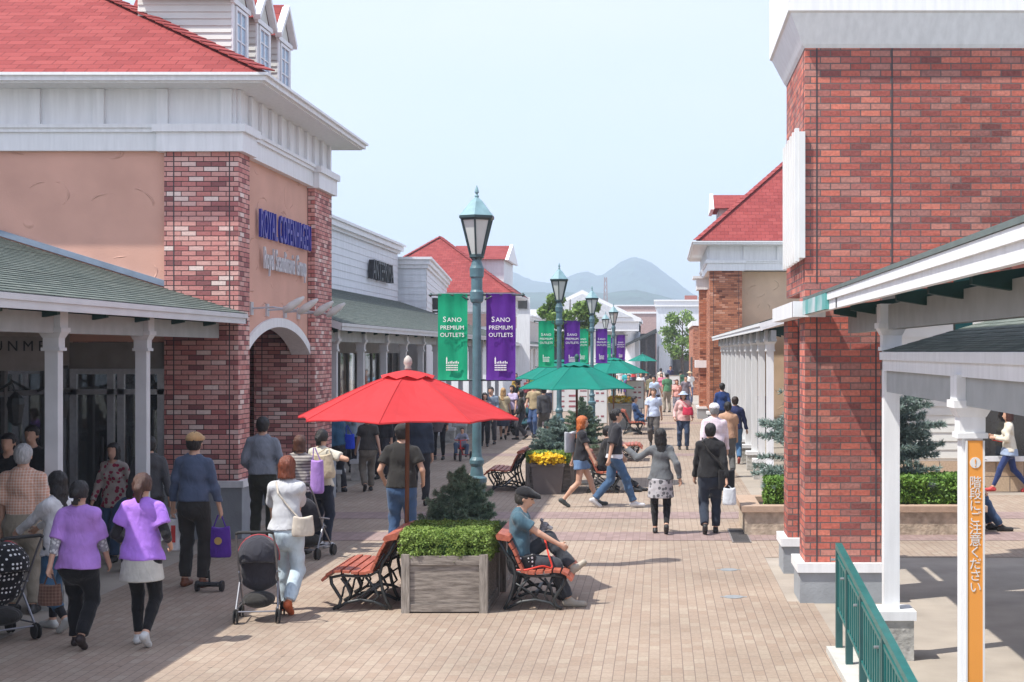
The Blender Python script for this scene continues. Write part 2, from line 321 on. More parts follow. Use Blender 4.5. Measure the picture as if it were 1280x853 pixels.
def glassmat():
    m, N, L, P = newmat('shop_glass'); P.inputs['Base Color'].default_value = (.30, .33, .34, 1); P.inputs['Metallic'].default_value = .9; P.inputs['Roughness'].default_value = .02
    P.inputs['Specular IOR Level'].default_value = .9
    t = N.new('ShaderNodeBsdfTransparent'); ms = N.new('ShaderNodeMixShader'); ms.inputs[0].default_value = .45
    L.new(P.outputs[0], ms.inputs[2]); L.new(t.outputs[0], ms.inputs[1]); L.new(ms.outputs[0], N['Material Output'].inputs['Surface']); return m
GLASS = glassmat()
SKYGLASS = plain('window_pane', (.30, .42, .55), .12, .1, 2, spec=.8)
FROST = plain('frosted_glass', (.55, .60, .58), .25, .06, 5, spec=.5)

def lap_siding(m, a, b, z0, z1, n, out, step=.18, thick=.018):
    """lap siding from a to b (xy), boards between z0 and z1; out = outward xy normal"""
    k = max(1, int(round((z1-z0)/step))); h = (z1-z0)/k
    for i in range(k):
        za, zb = z0+i*h, z0+(i+1)*h
        o = Vector((out[0], out[1], 0))
        A = Vector((a[0], a[1], 0)); B = Vector((b[0], b[1], 0))
        m.quad(A+o*thick+Vector((0,0,za)), B+o*thick+Vector((0,0,za)), B+Vector((0,0,zb)), A+Vector((0,0,zb)))
        m.quad(A+Vector((0,0,za)), B+Vector((0,0,za)), B+o*thick+Vector((0,0,za)), A+o*thick+Vector((0,0,za)))
def shingle_roof(m, e0, e1, r1, r0, step=.12, thick=.011):
    """stepped shingle courses from the eave e0-e1 up to the ridge r0-r1"""
    e0, e1, r1, r0 = map(Vector, (e0, e1, r1, r0))
    n = (e1-e0).cross(r0-e0).normalized()
    if n.z < 0: n = -n
    ln = max((r0-e0).length, (r1-e1).length); k = max(1, int(round(ln/step)))
    for i in range(k):
        t0, t1 = i/k, (i+1)/k
        a, b, c, d = e0.lerp(r0, t0), e1.lerp(r1, t0), e1.lerp(r1, t1), e0.lerp(r0, t1)
        m.quad(a+n*thick, b+n*thick, c, d); m.quad(a, b, b+n*thick, a+n*thick)
# ---------------------------------------------------------------- ground
def sheet(name, rects, z, mat):
    m = MB()
    for x0, x1, y0, y1 in rects: m.quad((x0, y0, z), (x1, y0, z), (x1, y1, z), (x0, y1, z))
    return tag(build(name, m, mat), kind='structure')
LAND = plain('far_land', (.10, .12, .06), .9, .3, .02)
sheet('ground', [(-4000, 4000, 330, 6000), (-4000, -60, -60, 330), (60, 4000, -60, 330)], -.03, LAND)
sheet('terrace', [(-60, 1.9, -60, 330), (1.9, 60, 12.6, 330), (6.2, 60, -60, 12.6), (1.9, 6.2, -60, 4.0)], 0, CONCRETE)
sheet('street', [(-6.3, 1.4, 4, 330), (1.4, 1.68, 4, 16.72), (1.4, 14, 20.3, 26), (1.4, 1.75, 26, 330), (14, 30, 20.3, 29), (1.75, 14, 26, 29.2)], .004, PAVER)
sheet('paving_band', [(-6.3, 9, 22.1, 23.15), (-6.3, 9, 25.0, 26.05), (-6.3, 1.7, 40, 41), (-6.3, 1.7, 58, 59)], .008, PAVBAND)
m = MB()
for i in range(6): m.box(1.9, 6.2, 12.6-.33*(i+1), 12.6-.33*i, -1.2, -.15*(i+1))
m.box(1.9, 6.2, 4.0, 12.6-.33*6, -1.3, -1.05); m.box(1.66, 1.9, 4, 13.95, -1.3, .03)
tag(build('steps', m, CONCRETE), kind='structure')
m = MB(); m.box(1.52, 1.9, 4, 13.9, .004, .06)
tag(build('kerb', m, plain('kerb_concrete', (.5, .49, .45), .85, .12, 5, .2, 60)), kind='structure')
for k, (px, py, lab) in enumerate(((911, 713, 'pale scuffed metal cover in the paving, farther of two'), (917, 747, 'pale scuffed metal cover in the paving, nearer of two'))):
    s = (py-440)/2.75; m = MB(); m.lathe([(.11, .0), (.11, .006), (.1, .007)], 20, (0, 0, 0)); m.box(-.15, .15, -.02, .02, .001, .005)
    o = build('paving_cover', m, plain('cover_metal', (.25, .27, .28), .5, .2, 10)); o.location = (SX(px, s), SY(s), .004); tag(o, lab, 'cover')
t = thing('drain_grate', (1.18, 22.7, .008), 'dark slotted drain grate by the low stone planter corner', 'drain')
m = MB(); m.box(-.14, .14, -.85, .85, 0, .006); build('drain_frame', m, plain('grate_metal', (.2, .18, .17), .6), t)
m = MB()
for i in range(14): m.box(-.12, .12, -.8+i*.12, -.74+i*.12, .007, .011)
build('slot', m, DARK, t)

# ---------------------------------------------------------------- columns, canopies
def column_parts(root, x, y, ztop, zg=0, ped=True, w=.14, mat=WHITE, low=False):
    """a square white post: pedestal, shaft, stepped capital, in root's world frame"""
    m = MB(); z0 = zg
    if ped: z0 = zg+.44
    m.box(x-w/2, x+w/2, y-w/2, y+w/2, z0, ztop-.40)
    o = build('column', m, mat, root, world=True)
    c = MB(); c.box(x-.10, x+.10, y-.10, y+.10, ztop-.42, ztop-.385); c.box(x-.085, x+.085, y-.085, y+.085, ztop-.385, ztop-.28)
    c.frus(x, y, ztop-.28, ztop-.22, .09, .09, .12, .12); c.box(x-.13, x+.13, y-.13, y+.13, ztop-.22, ztop-.17); c.box(x-.11, x+.11, y-.11, y+.11, ztop-.17, ztop)
    build('capital', c, mat, o, world=True)
    if ped:
        p = MB(); p.box(x-.18, x+.18, y-.18, y+.18, zg, zg+.36); build('pedestal', p, STONEGREY, o, world=True)
        q = MB(); q.box(x-.20, x+.20, y-.20, y+.20, zg+.36, zg+.44); build('pedestal_cap', q, mat, o, world=True)
    return o
def canopy(label, xe, xw, xc, y0, y1, side, cols, ze=3.31, slope=.307, zg=0, group='shingled walkway canopies', fas=.15, ped=True, endcap=True, beam=True, fmat=WHITE, cmat=WHITE, thick=.011):
    zr = ze + slope*abs(xw-xe)
    t = thing('walkway_canopy', (xc, y0, zg), label, 'canopy', group)
    m = MB(); shingle_roof(m, (xe, y0, ze), (xe, y1, ze), (xw, y1, zr), (xw, y0, zr), thick=thick); build('roof', m, SHGREEN, t, world=True, fix=False)
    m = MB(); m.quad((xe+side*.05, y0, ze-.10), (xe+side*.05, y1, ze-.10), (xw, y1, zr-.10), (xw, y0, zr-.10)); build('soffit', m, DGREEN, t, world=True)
    m = MB(); m.box(xe, xe+side*.05, y0, y1, ze-fas, ze-.005); m.box(xe-side*.02, xe, y0, y1, ze-fas*.45, ze-.008)
    if endcap:
        for yy in ((y1-.05, y1+.0), (y0, y0+.05)):
            m.prism([(xe, ze-fas), (xw, zr-fas), (xw, zr-.006), (xe, ze-.006)], yy[0]+.002, yy[1]+.002)
    build('fascia', m, fmat, t, world=True)
    m = MB(); m.box(xc-.05, xc+.05, y0+.1, y1-.1, ze-.36, ze-.14)
    k = int((y1-y0)/1.4)
    build('beam', m, GREYBEAM, t, world=True)
    for i in range(k):
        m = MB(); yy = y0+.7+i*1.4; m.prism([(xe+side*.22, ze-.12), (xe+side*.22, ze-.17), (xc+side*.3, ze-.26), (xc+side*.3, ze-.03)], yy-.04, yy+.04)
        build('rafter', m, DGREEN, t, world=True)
    for yy in cols: column_parts(t, xc, yy, ze-.13, zg, ped, mat=cmat)
    return t

# ---------------------------------------------------------------- red roofed brick shops
def hip_roof(root, x0, x1, y0, y1, z, tan, mat=SHRED, rd=None):
    """hip roof over the rectangle, ridge along the longer side"""
    dx, dy = x1-x0, y1-y0; h = min(dx, dy)/2; zr = z+h*tan
    if dx >= dy: ra, rb = (x0+h, (y0+y1)/2, zr), (x1-h, (y0+y1)/2, zr)
    else: ra, rb = ((x0+x1)/2, y0+h, zr), ((x0+x1)/2, y1-h, zr)
    if rd: ra, rb = (x0+rd, y0+rd, z+rd*tan), (x1-rd, y0+rd, z+rd*tan)
    A, B, C_, D = (x0, y0, z), (x1, y0, z), (x1, y1, z), (x0, y1, z); m = MB()
    if dx >= dy: m.quad(A, B, rb, ra); m.quad(C_, D, ra, rb); m.quad(B, C_, rb); m.quad(D, A, ra)
    else: m.quad(A, B, ra); m.quad(C_, D, rb); m.quad(B, C_, rb, ra); m.quad(D, A, ra, rb)
    m.quad(A, D, C_, B)
    o = build('roof', m, mat, root, world=True)
    c = MB()
    ends = ((B, rb), (A, ra)) if dx >= dy else ((A, ra), (B, ra))
    for p, q in ends:
        P, Q = Vector(p), Vector(q); n = max(2, int((Q-P).length/.3))
        for i in range(n):
            a = P.lerp(Q, i/n)+Vector((0, 0, .035)); b = P.lerp(Q, (i+1.08)/n)+Vector((0, 0, .018)); c.bar(a, b, .26, .02)
    c.bar(Vector(ra)+Vector((0, 0, .04)), Vector(rb)+Vector((0, 0, .04)), .28, .03)
    build('hip_shingles', c, SHRED, o, world=True)
    return o
def window_face(root, x, y0, y1, z0, z1, side):
    """window in a wall that faces +x or -x"""
    f = MB(); f.box(x, x+side*.04, y0, y1, z0, z0+.05); f.box(x, x+side*.04, y0, y1, z1-.05, z1); f.box(x, x+side*.04, y0, y0+.06, z0+.05, z1-.05); f.box(x, x+side*.04, y1-.06, y1, z0+.05, z1-.05)
    ym = (y0+y1)/2; f.box(x, x+side*.03, ym-.015, ym+.015, z0+.05, z1-.05)
    for k in (1, 2, 3): zz = z0+(z1-z0)*k/4; f.box(x, x+side*.026, y0+.06, y1-.06, zz-.012, zz+.012)
    w_ = build('window', f, WHITE, root, world=True)
    p = MB(); p.box(x+side*.002, x+side*.012, y0+.05, y1-.05, z0+.04, z1-.04); build('pane', p, SKYGLASS, w_, world=True)
def dormer(root, xf, y0, y1, z0, z1, zp, side, depth=1.7):
    """gabled dormer whose face looks along side*x"""
    xb = xf-side*depth; m = MB()
    m.box(xf, xb, y0, y1, z0, z1); m.prism([(y0, z1), (y1, z1), ((y0+y1)/2, zp-.12)], min(xf, xb), max(xf, xb), 'x')
    d = build('dormer', m, SIDECREAM, root, world=True)
    s = MB(); lap_siding(s, (xb, y0), (xf, y0), z0, z1, 0, (0, -1), .11); lap_siding(s, (xb, y1), (xf, y1), z0, z1, 0, (0, 1), .11); build('siding', s, SIDECREAM, d, world=True)
    t = MB(); ym = (y0+y1)/2; xo = xf+side*.12
    t.prism([(y0-.12, z1-.05), (ym, zp-.1), (ym, zp), (y0-.16, z1+.03)], min(xf, xo), max(xf, xo), 'x'); t.prism([(y1+.12, z1-.05), (ym, zp-.1), (ym, zp), (y1+.16, z1+.03)], min(xf, xo), max(xf, xo), 'x')
    t.box(xf, xf+side*.06, y0-.06, y1+.06, z1-.08, z1); t.box(xf-side*.0, xf+side*.03, y0-.01, y0+.08, z0, z1-.08); t.box(xf, xf+side*.03, y1-.08, y1+.01, z0, z1-.08)
    build('trim', t, WHITE, d, world=True)
    r = MB(); r.quad((xf+side*.02, y0-.14, z1-.02), (xb, y0-.14, z1-.02), (xb, ym, zp+.005), (xf+side*.02, ym, zp+.005)); r.quad((xf+side*.02, y1+.14, z1-.02), (xb, y1+.14, z1-.02), (xb, ym, zp+.005), (xf+side*.02, ym, zp+.005))
    build('dormer_roof', r, SHRED, d, world=True)
    window_face(d, xf+side*.01, y0+.12, y1-.12, z0+.18, z1-.1, side)
    return d
def pillar(root, x0, x1, y0, y1, z1, mat, zb=.84, joints=True, side=1, zj=None):
    p = MB(); p.box(x0, x1, y0, y1, zb, z1); o = build('pillar', p, mat, root, world=True)
    b = MB(); b.box(x0-.07, x1+.07, y0-.07, y1+.07, 0, zb-.08); build('pillar_base', b, BASEGREY, o, world=True)
    c = MB(); c.box(x0-.10, x1+.10, y0-.10, y1+.10, zb-.08, zb+.015); build('base_cap', c, WHITE, o, world=True)
    if joints:
        j = MB()
        for xx in (x0+.14, x1-.13): j.box(xx-.008, xx+.008, y0-.003, y0+.01, zb+.02, z1)
        build('joint_strip', j, plain('joint', (.07, .06, .065), .8), o, world=True)
    return o
def entablature(root, xs, xe, y0, y1, side, z, projs=(), step=.94, sstep=.62):
    """white frieze band with pilaster strips round the street corner; side: +1 the street is at +x. xs: street side plane"""
    def B(m, d, za, zb, y0_=None, x_=None):
        a, b = xe, xs+side*d; m.box(min(a, b), max(a, b), (y0 if y0_ is None else y0_)-d, y1+d, za, zb)
    m = MB(); B(m, .03, z, z+.27); B(m, .07, z+.27, z+.33); B(m, .10, z+.33, z+.385); B(m, .0, z+.385, z+.92)
    o = build('entablature', m, WHITE, root, world=True)
    c = MB(); B(c, .52, z+.915, z+.94); B(c, .58, z+.94, z+1.01); B(c, .625, z+1.01, z+1.05)
    build('cornice', c, WHITE, o, world=True)
    n = int(abs(xe-xs)/step)+1
    for i in range(n):
        xx = xs-side*(.13+i*step); s = MB(); s.box(xx-.08, xx+.08, y0-.055, y0-.0015, z+.39, z+.91); build('frieze_strip', s, WHITE, o, world=True)
    n = int((y1-y0)/sstep)+1
    for i in range(n):
        yy = y0+.13+i*(y1-y0-.26)/(n-1); s = MB(); s.box(min(xs+side*.0015, xs+side*.055), max(xs+side*.0015, xs+side*.055), yy-.07, yy+.07, z+.39, z+.91); build('frieze_strip', s, WHITE, o, world=True)
    for (xa, xb, ya, yb) in projs:
        p = MB(); p.box(xa-.09, xb+.09, ya-.09, yb+.09, z-.02, z+.262); p.box(xa-.14, xb+.14, ya-.14, yb+.14, z+.262, z+.375); build('pillar_cap', p, WHITE, o, world=True)
    return o
def sign_lamps(root, x, ys, z, side):
    for yy in ys:
        m = MB(); m.box(min(x, x+side*.03), max(x, x+side*.03), yy-.07, yy+.07, z-.1, z+.1); m.tube([(x, yy, z), (x+side*.35, yy, z+.02), (x+side*.62, yy, z-.02)], .018, 6)
        o = build('sign_lamp', m, SILVER, root, world=True)
        h = MB(); h.lathe([(.0, -.20), (.045, -.17), (.066, -.04), (.05, .1), (.02, .2), (0, .21)], 12)
        b = build('lamp_head', h, plain('lamp_head_paint', (.62, .62, .6), .4), o, smooth=True); 
        b.location = Vector((x+side*.66, yy, z+.06))-o.parent.location; b.rotation_euler = (0, R(55*side), 0)

# --- left: shop with the arch
t = A = thing('arched_brick_shop', (-6.7, 25.5, 0), 'two storey shop with red hip roof, dormers and arched doorway under the blue letter sign', 'building', 'red roofed shops')
ZB = 5.71
m = MB(); m.box(-20, -7.29, 22.45, 22.7, 2.9, ZB); m.box(-20, -19.8, 22.7, 28.6, 0, ZB); m.box(-20, -6.4, 28.45, 28.65, 0, ZB)
XS = -6.33
def archz(y): u = (y-25.2)/2.5; return 2.18+1.0*math.sqrt(max(0, 1-u*u)) if abs(u) < 1 else 0
ys = [22.9]+[22.96+i*.19 for i in range(25)]+[27.7]
for a, b in zip(ys[:-1], ys[1:]):
    za, zb_ = archz(a), archz(b)
    m.quad((XS, a, za), (XS, b, zb_), (XS, b, ZB), (XS, a, ZB)); m.quad((XS-.3, a, za), (XS-.3, b, zb_), (XS-.3, b, ZB), (XS-.3, a, ZB)); m.quad((XS, a, za), (XS, b, zb_), (XS-.3, b, zb_), (XS-.3, a, za))
build('wall', m, PINK, t, world=True)
m = MB(); 
for a, b in zip(ys[1:-1], ys[2:]):
    za, zb_ = archz(a), archz(b)
    for (o0, o1) in ((-.02, .13),):
        na = Vector((0, (a-25.2)/6.25, (za-2.18)+1e-3)).normalized(); nb = Vector((0, (b-25.2)/6.25, (zb_-2.18)+1e-3)).normalized()
        pa, pb = Vector((XS+.05, a, za)), Vector((XS+.05, b, zb_)); d = Vector((-.34, 0, 0))
        m.quad(pa+na*o0, pb+nb*o0, pb+nb*o1, pa+na*o1); m.quad(pa+na*o1, pb+nb*o1, pb+nb*o1+d*.14, pa+na*o1+d*.14); m.quad(pa+na*o0, pb+nb*o0, pb+nb*o0+d, pa+na*o0+d)
build('arch_moulding', m, WHITE, t, world=True)
m = MB(); m.box(-9.6, -6.36, 27.7, 28.44, 0, 3.6); m.box(-9.8, -9.6, 22.95, 28.44, 0, 3.6); build('porch_wall', m, BRICK_L, t, world=True)
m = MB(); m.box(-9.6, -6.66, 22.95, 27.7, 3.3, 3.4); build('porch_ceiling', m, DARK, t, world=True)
m = MB(); m.box(-9.58, -9.5, 24.2, 26.4, .02, 2.5); d_ = build('entrance_door', m, DARK, t, world=True)
m = MB(); m.box(-9.5, -9.46, 24.2, 24.3, .02, 2.5); m.box(-9.5, -9.46, 25.25, 25.35, .02, 2.5); m.box(-9.5, -9.46, 26.3, 26.4, .02, 2.5); m.box(-9.5, -9.46, 24.3, 26.3, 2.4, 2.5); build('door_frame', m, ALU, d_, world=True)
pillar(t, -7.29, -6.2, 22.35, 22.96, ZB, BRICK_L); pillar(t, -7.29, -6.2, 27.3, 28.7, ZB, BRICK_L)
entablature(t, XS+.08, -20, 22.40, 28.72, 1, ZB, projs=((-7.29, -6.2, 22.35, 22.96), (-7.0, -6.2, 27.35, 28.68)))
hip_roof(t, -21, -5.635, 21.79, 29.3, 6.762, .53, rd=5.4)
for (a, b) in ((24.4, 25.3), (25.85, 26.75), (27.3, 28.2)): dormer(t, -6.88, a, b, 7.1, 8.43, 9.08, 1, 1.5 if a < 25 else 2.1)
def yz_text(s, size, x, yc, z, ext, side=1, spacing=1, sx=1.0):
    m = MB()
    M4 = Matrix(((0, 0, 1, x), (1, 0, 0, yc), (0, 1, 0, z), (0, 0, 0, 1))) if side > 0 else Matrix(((0, 0, -1, x), (-1, 0, 0, yc), (0, 1, 0, z), (0, 0, 0, 1)))
    return m.text(s, size, M4, ext, 'CENTER', spacing, sx)
build('sign_letters', yz_text('ROYAL COPENHAGEN', .62, XS+.07, 25.5, 4.56, .02, 1, 1.10, .51), BLUEL, t, world=True)
build('sign_script', yz_text('Royal Scandinavia Group', .48, XS+.07, 25.45, 4.08, .012, 1, 1.08, .55), SILVER, t, world=True)
sign_lamps(t, XS, (23.5, 24.45, 25.6, 26.55), 3.42, 1)

# --- left: near shop front behind the canopy
t = thing('near_shop', (-9, 15, 0), 'shop front of dark glass doors behind the near left canopy columns', 'building')
m = MB(); m.box(-9.0, -8.7, 4, 22.4, 2.55, 4.0); m.box(-9.0, -7.3, 22.46, 22.7, 2.5, 2.89); m.box(-9.0, -8.7, 4, 22.4, 0, .3)
build('wall', m, plain('shop_fascia', (.26, .25, .23), .8, .12, 4), t, world=True)
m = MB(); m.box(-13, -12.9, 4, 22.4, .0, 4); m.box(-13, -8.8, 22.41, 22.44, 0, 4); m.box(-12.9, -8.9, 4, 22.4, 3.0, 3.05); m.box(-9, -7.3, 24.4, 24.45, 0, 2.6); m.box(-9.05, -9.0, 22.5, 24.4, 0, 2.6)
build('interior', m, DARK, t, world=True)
for i, (yy, cc) in enumerate(((15.2, (.5, .12, .1)), (16.1, (.1, .2, .4)), (17.3, (.55, .5, .42)), (18.4, (.2, .35, .2)), (19.5, (.6, .58, .55)), (20.6, (.35, .1, .3)))):
    m = MB()
    for q in range(9): m.frus(-9.7+.03*(q % 3), yy-.4+q*.09, .75, 1.35, .20, .018, .16, .018)
    build('hanging_clothes', m, plain('clothes_%d' % i, cc, .9, .4, 9), t, world=True)
m = MB(); m.box(-9.9, -9.5, 5, 22, 1.42, 1.45); build('clothes_rail', m, ALU, t, world=True)
m = MB()
for i in range(13): y_ = 5+i*1.38; m.box(-8.76, -8.68, y_-.05, y_+.05, .3, 2.55)
m.box(-8.75, -8.69, 4, 22.4, 2.15, 2.22)
build('window_frame', m, plain('dark_frame', (.09, .09, .09), .4), t, world=True)
m = MB(); m.box(-8.735, -8.725, 4, 22.4, .3, 2.55); build('glass', m, GLASS, t, world=True)
m = MB()
for xx in (-8.65, -8.1, -7.95, -7.36): m.box(xx-.05, xx+.05, 22.40, 22.47, 0, 2.5)
m.box(-8.7, -7.3, 22.40, 22.47, 2.12, 2.2); m.box(-8.7, -7.3, 22.402, 22.468, 2.42, 2.5); m.box(-8.6, -8.15, 22.405, 22.465, .0, .12); m.box(-7.9, -7.4, 22.405, 22.465, 0, .12)
dd = build('door', m, ALU, t, world=True)
m = MB(); m.box(-8.65, -7.36, 22.43, 22.44, .1, 2.45); build('glass', m, GLASS, dd, world=True)
m = MB(); m.tube([(-8.2, 22.36, .8), (-8.2, 22.36, 1.5)], .015, 6); m.tube([(-7.85, 22.36, .8), (-7.85, 22.36, 1.5)], .015, 6); build('handle', m, DARK, dd, world=True)
for yy in (19.7, 21.2):   # wall lanterns under the canopy
    m = MB(); m.tube([(-8.68, yy, 2.2), (-8.4, yy, 2.35), (-8.35, yy, 2.2)], .02, 6); m.lathe([(.02, .28), (.1, .2), (.12, .12), (.07, -.12), (.02, -.16)], 8, (-8.35, yy, 1.95)); build('wall_lantern', m, IRON, t, world=True)
t = thing('hanging_sign', (-7.6, 17.6, 2.3), 'grey brown fascia sign with spaced black letters beside the first left column', 'sign')
m = MB(); m.box(-8.6, -7.0, 17.6, 17.66, 2.53, 2.93); build('sign_board', m, plain('taupe_panel', (.24, .215, .20), .7), t, world=True)
m = MB(); m.text('UNME', .17, Matrix(((1, 0, 0, -7.42), (0, 0, -1, 17.594), (0, 1, 0, 2.76), (0, 0, 0, 1))), .004, 'CENTER', 1.55); build('lettering', m, BLACK, t, world=True)
m = MB(); m.box(-8.5, -8.46, 17.62, 17.64, 2.93, 3.5); m.box(-7.1, -7.06, 17.62, 17.64, 2.93, 3.3); build('hanger', m, DARK, t, world=True)
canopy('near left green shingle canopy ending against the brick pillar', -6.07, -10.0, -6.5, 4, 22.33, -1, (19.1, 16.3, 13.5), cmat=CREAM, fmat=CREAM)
m = MB(); m.box(-9.0, -8.95, 4, 22.34, 4.1, 4.28)
# flashing up the pink wall
t2 = [o for o in COL.objects if o.name.startswith('walkway_canopy')][0]
m = MB(); m.prism([(-7.3, 3.71), (-10, 4.54), (-10, 4.63), (-7.3, 3.80)], 22.40, 22.449); build('flashing', m, plain('flashing', (.22, .28, .36), .4), t2, world=True)

# --- left: white sided shop with long sign, its canopy, annex
t = thing('white_sided_shop', (-10.6, 45, 0), 'long white sided shop with black letter sign above a green canopy', 'building', 'white sided shops')
m = MB(); m.box(-14, -10.6, 28.8, 61.4, 3.9, 6.85); m.box(-14, -10.6, 28.8, 61.4, 0, .5); build('wall', m, SIDING, t, world=True)
m = MB(); lap_siding(m, (-10.6, 28.8), (-10.6, 61.4), 4.2, 6.7, 0, (1, 0), .24); build('siding', m, SIDING, t, world=True)
m = MB(); m.box(-14.1, -10.5, 28.7, 61.5, 6.7, 6.8); m.box(-14.2, -10.38, 28.6, 61.62, 6.8, 6.98); m.box(-14.3, -10.3, 28.5, 61.7, 6.98, 7.07); build('cornice', m, WHITE, t, world=True)
build('sign_letters', yz_text('ANTEPRIMA', .98, -10.45, 57.0, 5.42, .10, sx=.80), BLACK, t, world=True)
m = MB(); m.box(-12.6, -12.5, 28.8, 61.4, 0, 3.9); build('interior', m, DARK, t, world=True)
m = MB(); m.box(-10.56, -10.54, 28.8, 61.4, .5, 2.7); build('glass', m, GLASS, t, world=True)
m = MB(); m.box(-10.66, -10.5, 28.8, 61.4, 2.7, 3.9)
for i in range(24): y_ = 28.9+i*1.4; m.box(-10.62, -10.5, y_-.06, y_+.06, .5, 2.7)
build('window_frame', m, GREYBEAM, t, world=True)
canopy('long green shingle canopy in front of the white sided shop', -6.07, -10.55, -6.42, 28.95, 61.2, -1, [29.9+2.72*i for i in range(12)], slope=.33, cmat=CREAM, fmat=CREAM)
def boxshop(name, label, cat, corners, z1, mat, group=None, corn=.25, sidestep=.3):
    """flat roofed block from a ground plan, lap sided, with a stepped cornice"""
    cx = sum(c[0] for c in corners)/len(corners); cy = sum(c[1] for c in corners)/len(corners)
    t = thing(name, (cx, cy, 0), label, cat, group)
    m = MB(); m.prism(corners, 0, z1-.1, 'z'); build('wall', m, mat, t, world=True)
    def grow(d): return [(cx+(x-cx)*(1+d/abs(x-cx) if abs(x-cx) > .1 else 1), cy+(y-cy)*(1+d/abs(y-cy) if abs(y-cy) > .1 else 1)) for x, y in corners]
    m = MB(); m.prism(grow(.08), z1-.45, z1-.3, 'z'); m.prism(grow(.16), z1-.3, z1-.1, 'z'); m.prism(grow(corn), z1-.1, z1, 'z'); build('cornice', m, WHITE, t, world=True)
    return t
t = boxshop('white_sided_annex', 'lower white annex with angled side wall behind the sign wall', 'building', [(-12.5, 61.8), (-9.5, 61.8), (-11.3, 80.5), (-15, 80.5)], 6.6, SIDING, 'white sided shops')
m = MB(); lap_siding(m, (-12.5, 61.8), (-9.5, 61.8), 3.5, 6.15, 0, (0, -1), .27); build('siding', m, SIDING, t, world=True)
m = MB(); lap_siding(m, (-9.5, 61.8), (-11.3, 80.5), 3.5, 6.15, 0, (.995, .096), .27); build('siding', m, SIDING, t, world=True)
for i, (yy, zz) in enumerate(((66.5, 4.6), (71, 4.6))):
    xx = -9.5-(yy-61.8)/18.7*1.8; m = MB(); m.box(xx, xx+.35, yy-.3, yy+.3, zz, zz+.5); m.bar((xx, yy, zz-.1), (xx+.4, yy, zz-.1), .08, .08); build('wall_lamp', m, DARK, t, world=True)
# --- left far: red roofed block D
t = thing('far_red_roofed_shop', (-13, 92, 0), 'distant white block with a wide red hip roof behind the first lamp', 'building', 'red roofed shops')
m = MB(); m.box(-17.35, -8.85, 85.6, 93.5, 0, 5.1); build('wall', m, SIDING, t, world=True)
m = MB(); m.box(-17.37, -8.83, 85.55, 93.55, 4.2, 4.9); build('wall_band', m, plain('pink_band', (.5, .33, .28), .8), t, world=True)
entablature(t, -8.8, -17.4, 85.5, 93.6, 1, 5.0, step=1.5, sstep=1.5)
m = MB()
hip_roof(t, -17.8, -8.15, 84.8, 94.4, 6.06, .72)
m = MB(); m.box(-12, -9.3, 90.5, 96, 6.1, 8.3); d_ = build('roof_house', m, SIDING, t, world=True)
m = MB(); lap_siding(m, (-12, 90.5), (-9.3, 90.5), 6.4, 8.2, 0, (0, -1), .25); build('siding', m, SIDING, d_, world=True)
m = MB(); m.prism([(90.2, 8.25), (93.2, 9.25), (96.3, 8.25)], -12.5, -9.2, 'x'); build('gable_roof', m, SHRED, d_, world=True)
m = MB(); m.prism([(90.1, 8.2), (93.2, 9.32), (96.4, 8.2)], -9.19, -9.0, 'x'); build('gable_trim', m, WHITE, d_, world=True)
t = thing('billboard', (-10.2, 100, 0), 'small white hoarding with a dark panel beside the far red roof', 'sign')
m = MB(); m.box(-9.9, -8.6, 100.3, 100.6, 0, 6.35); build('hoarding', m, WHITE, t, world=True)
m = MB(); m.box(-9.55, -8.75, 100.2, 100.29, 5.6, 6.2); build('dark_panel', m, DARK, t, world=True)
canopy('far left pale canopy with a row of white columns', -9.2, -13, -9.6, 85, 126, -1, [86+4*i for i in range(10)], ze=3.3, slope=.25, ped=False)
boxshop('far_flat_shop', 'far flat pale shop left of the white temple front', 'building', [(-16, 118), (-10.2, 118), (-10.2, 134), (-16, 134)], 5.6, plain('pale_wall', (.55, .5, .46), .8))
# --- temple front E
t = thing('temple_front', (-7, 136, 0), 'distant white temple front with pediment and round columns at the end of the street', 'building')
m = MB(); m.box(-12, -1.9, 138, 150, 0, 5.3); build('wall', m, SIDING, t, world=True)
m = MB(); m.prism([(-12.2, 5.46), (-1.7, 5.46), (-1.7, 5.75), (-6.95, 8.3), (-12.2, 5.75)], 136, 150); build('pediment', m, WHITE, t, world=True)
m = MB(); m.prism([(-11.4, 5.85), (-2.5, 5.85), (-6.95, 7.95)], 135.9, 135.99); build('tympanum', m, plain('tympanum', (.58, .6, .62), .6), t, world=True)
m = MB(); m.box(-12.0, -1.9, 136.2, 150, 4.6, 5.45); build('architrave', m, WHITE, t, world=True)
for xx in (-11.2, -7.9, -5.9, -2.7):
    m = MB(); m.lathe([(.62, 0), (.62, .3), (.5, .4), (.42, 4.3), (.6, 4.45), (.6, 4.6)], 16, (xx, 136.9, 0)); build('column', m, WHITE, t, world=True, smooth=True)
m = MB(); m.box(-10.3, -8.3, 137.6, 137.98, 0, 3.3); m.box(-7.2, -6.6, 137.6, 137.98, 0, 3.3); m.box(-5.2, -3.2, 137.6, 137.98, 0, 3.3); build('window', m, DARK, t, world=True)
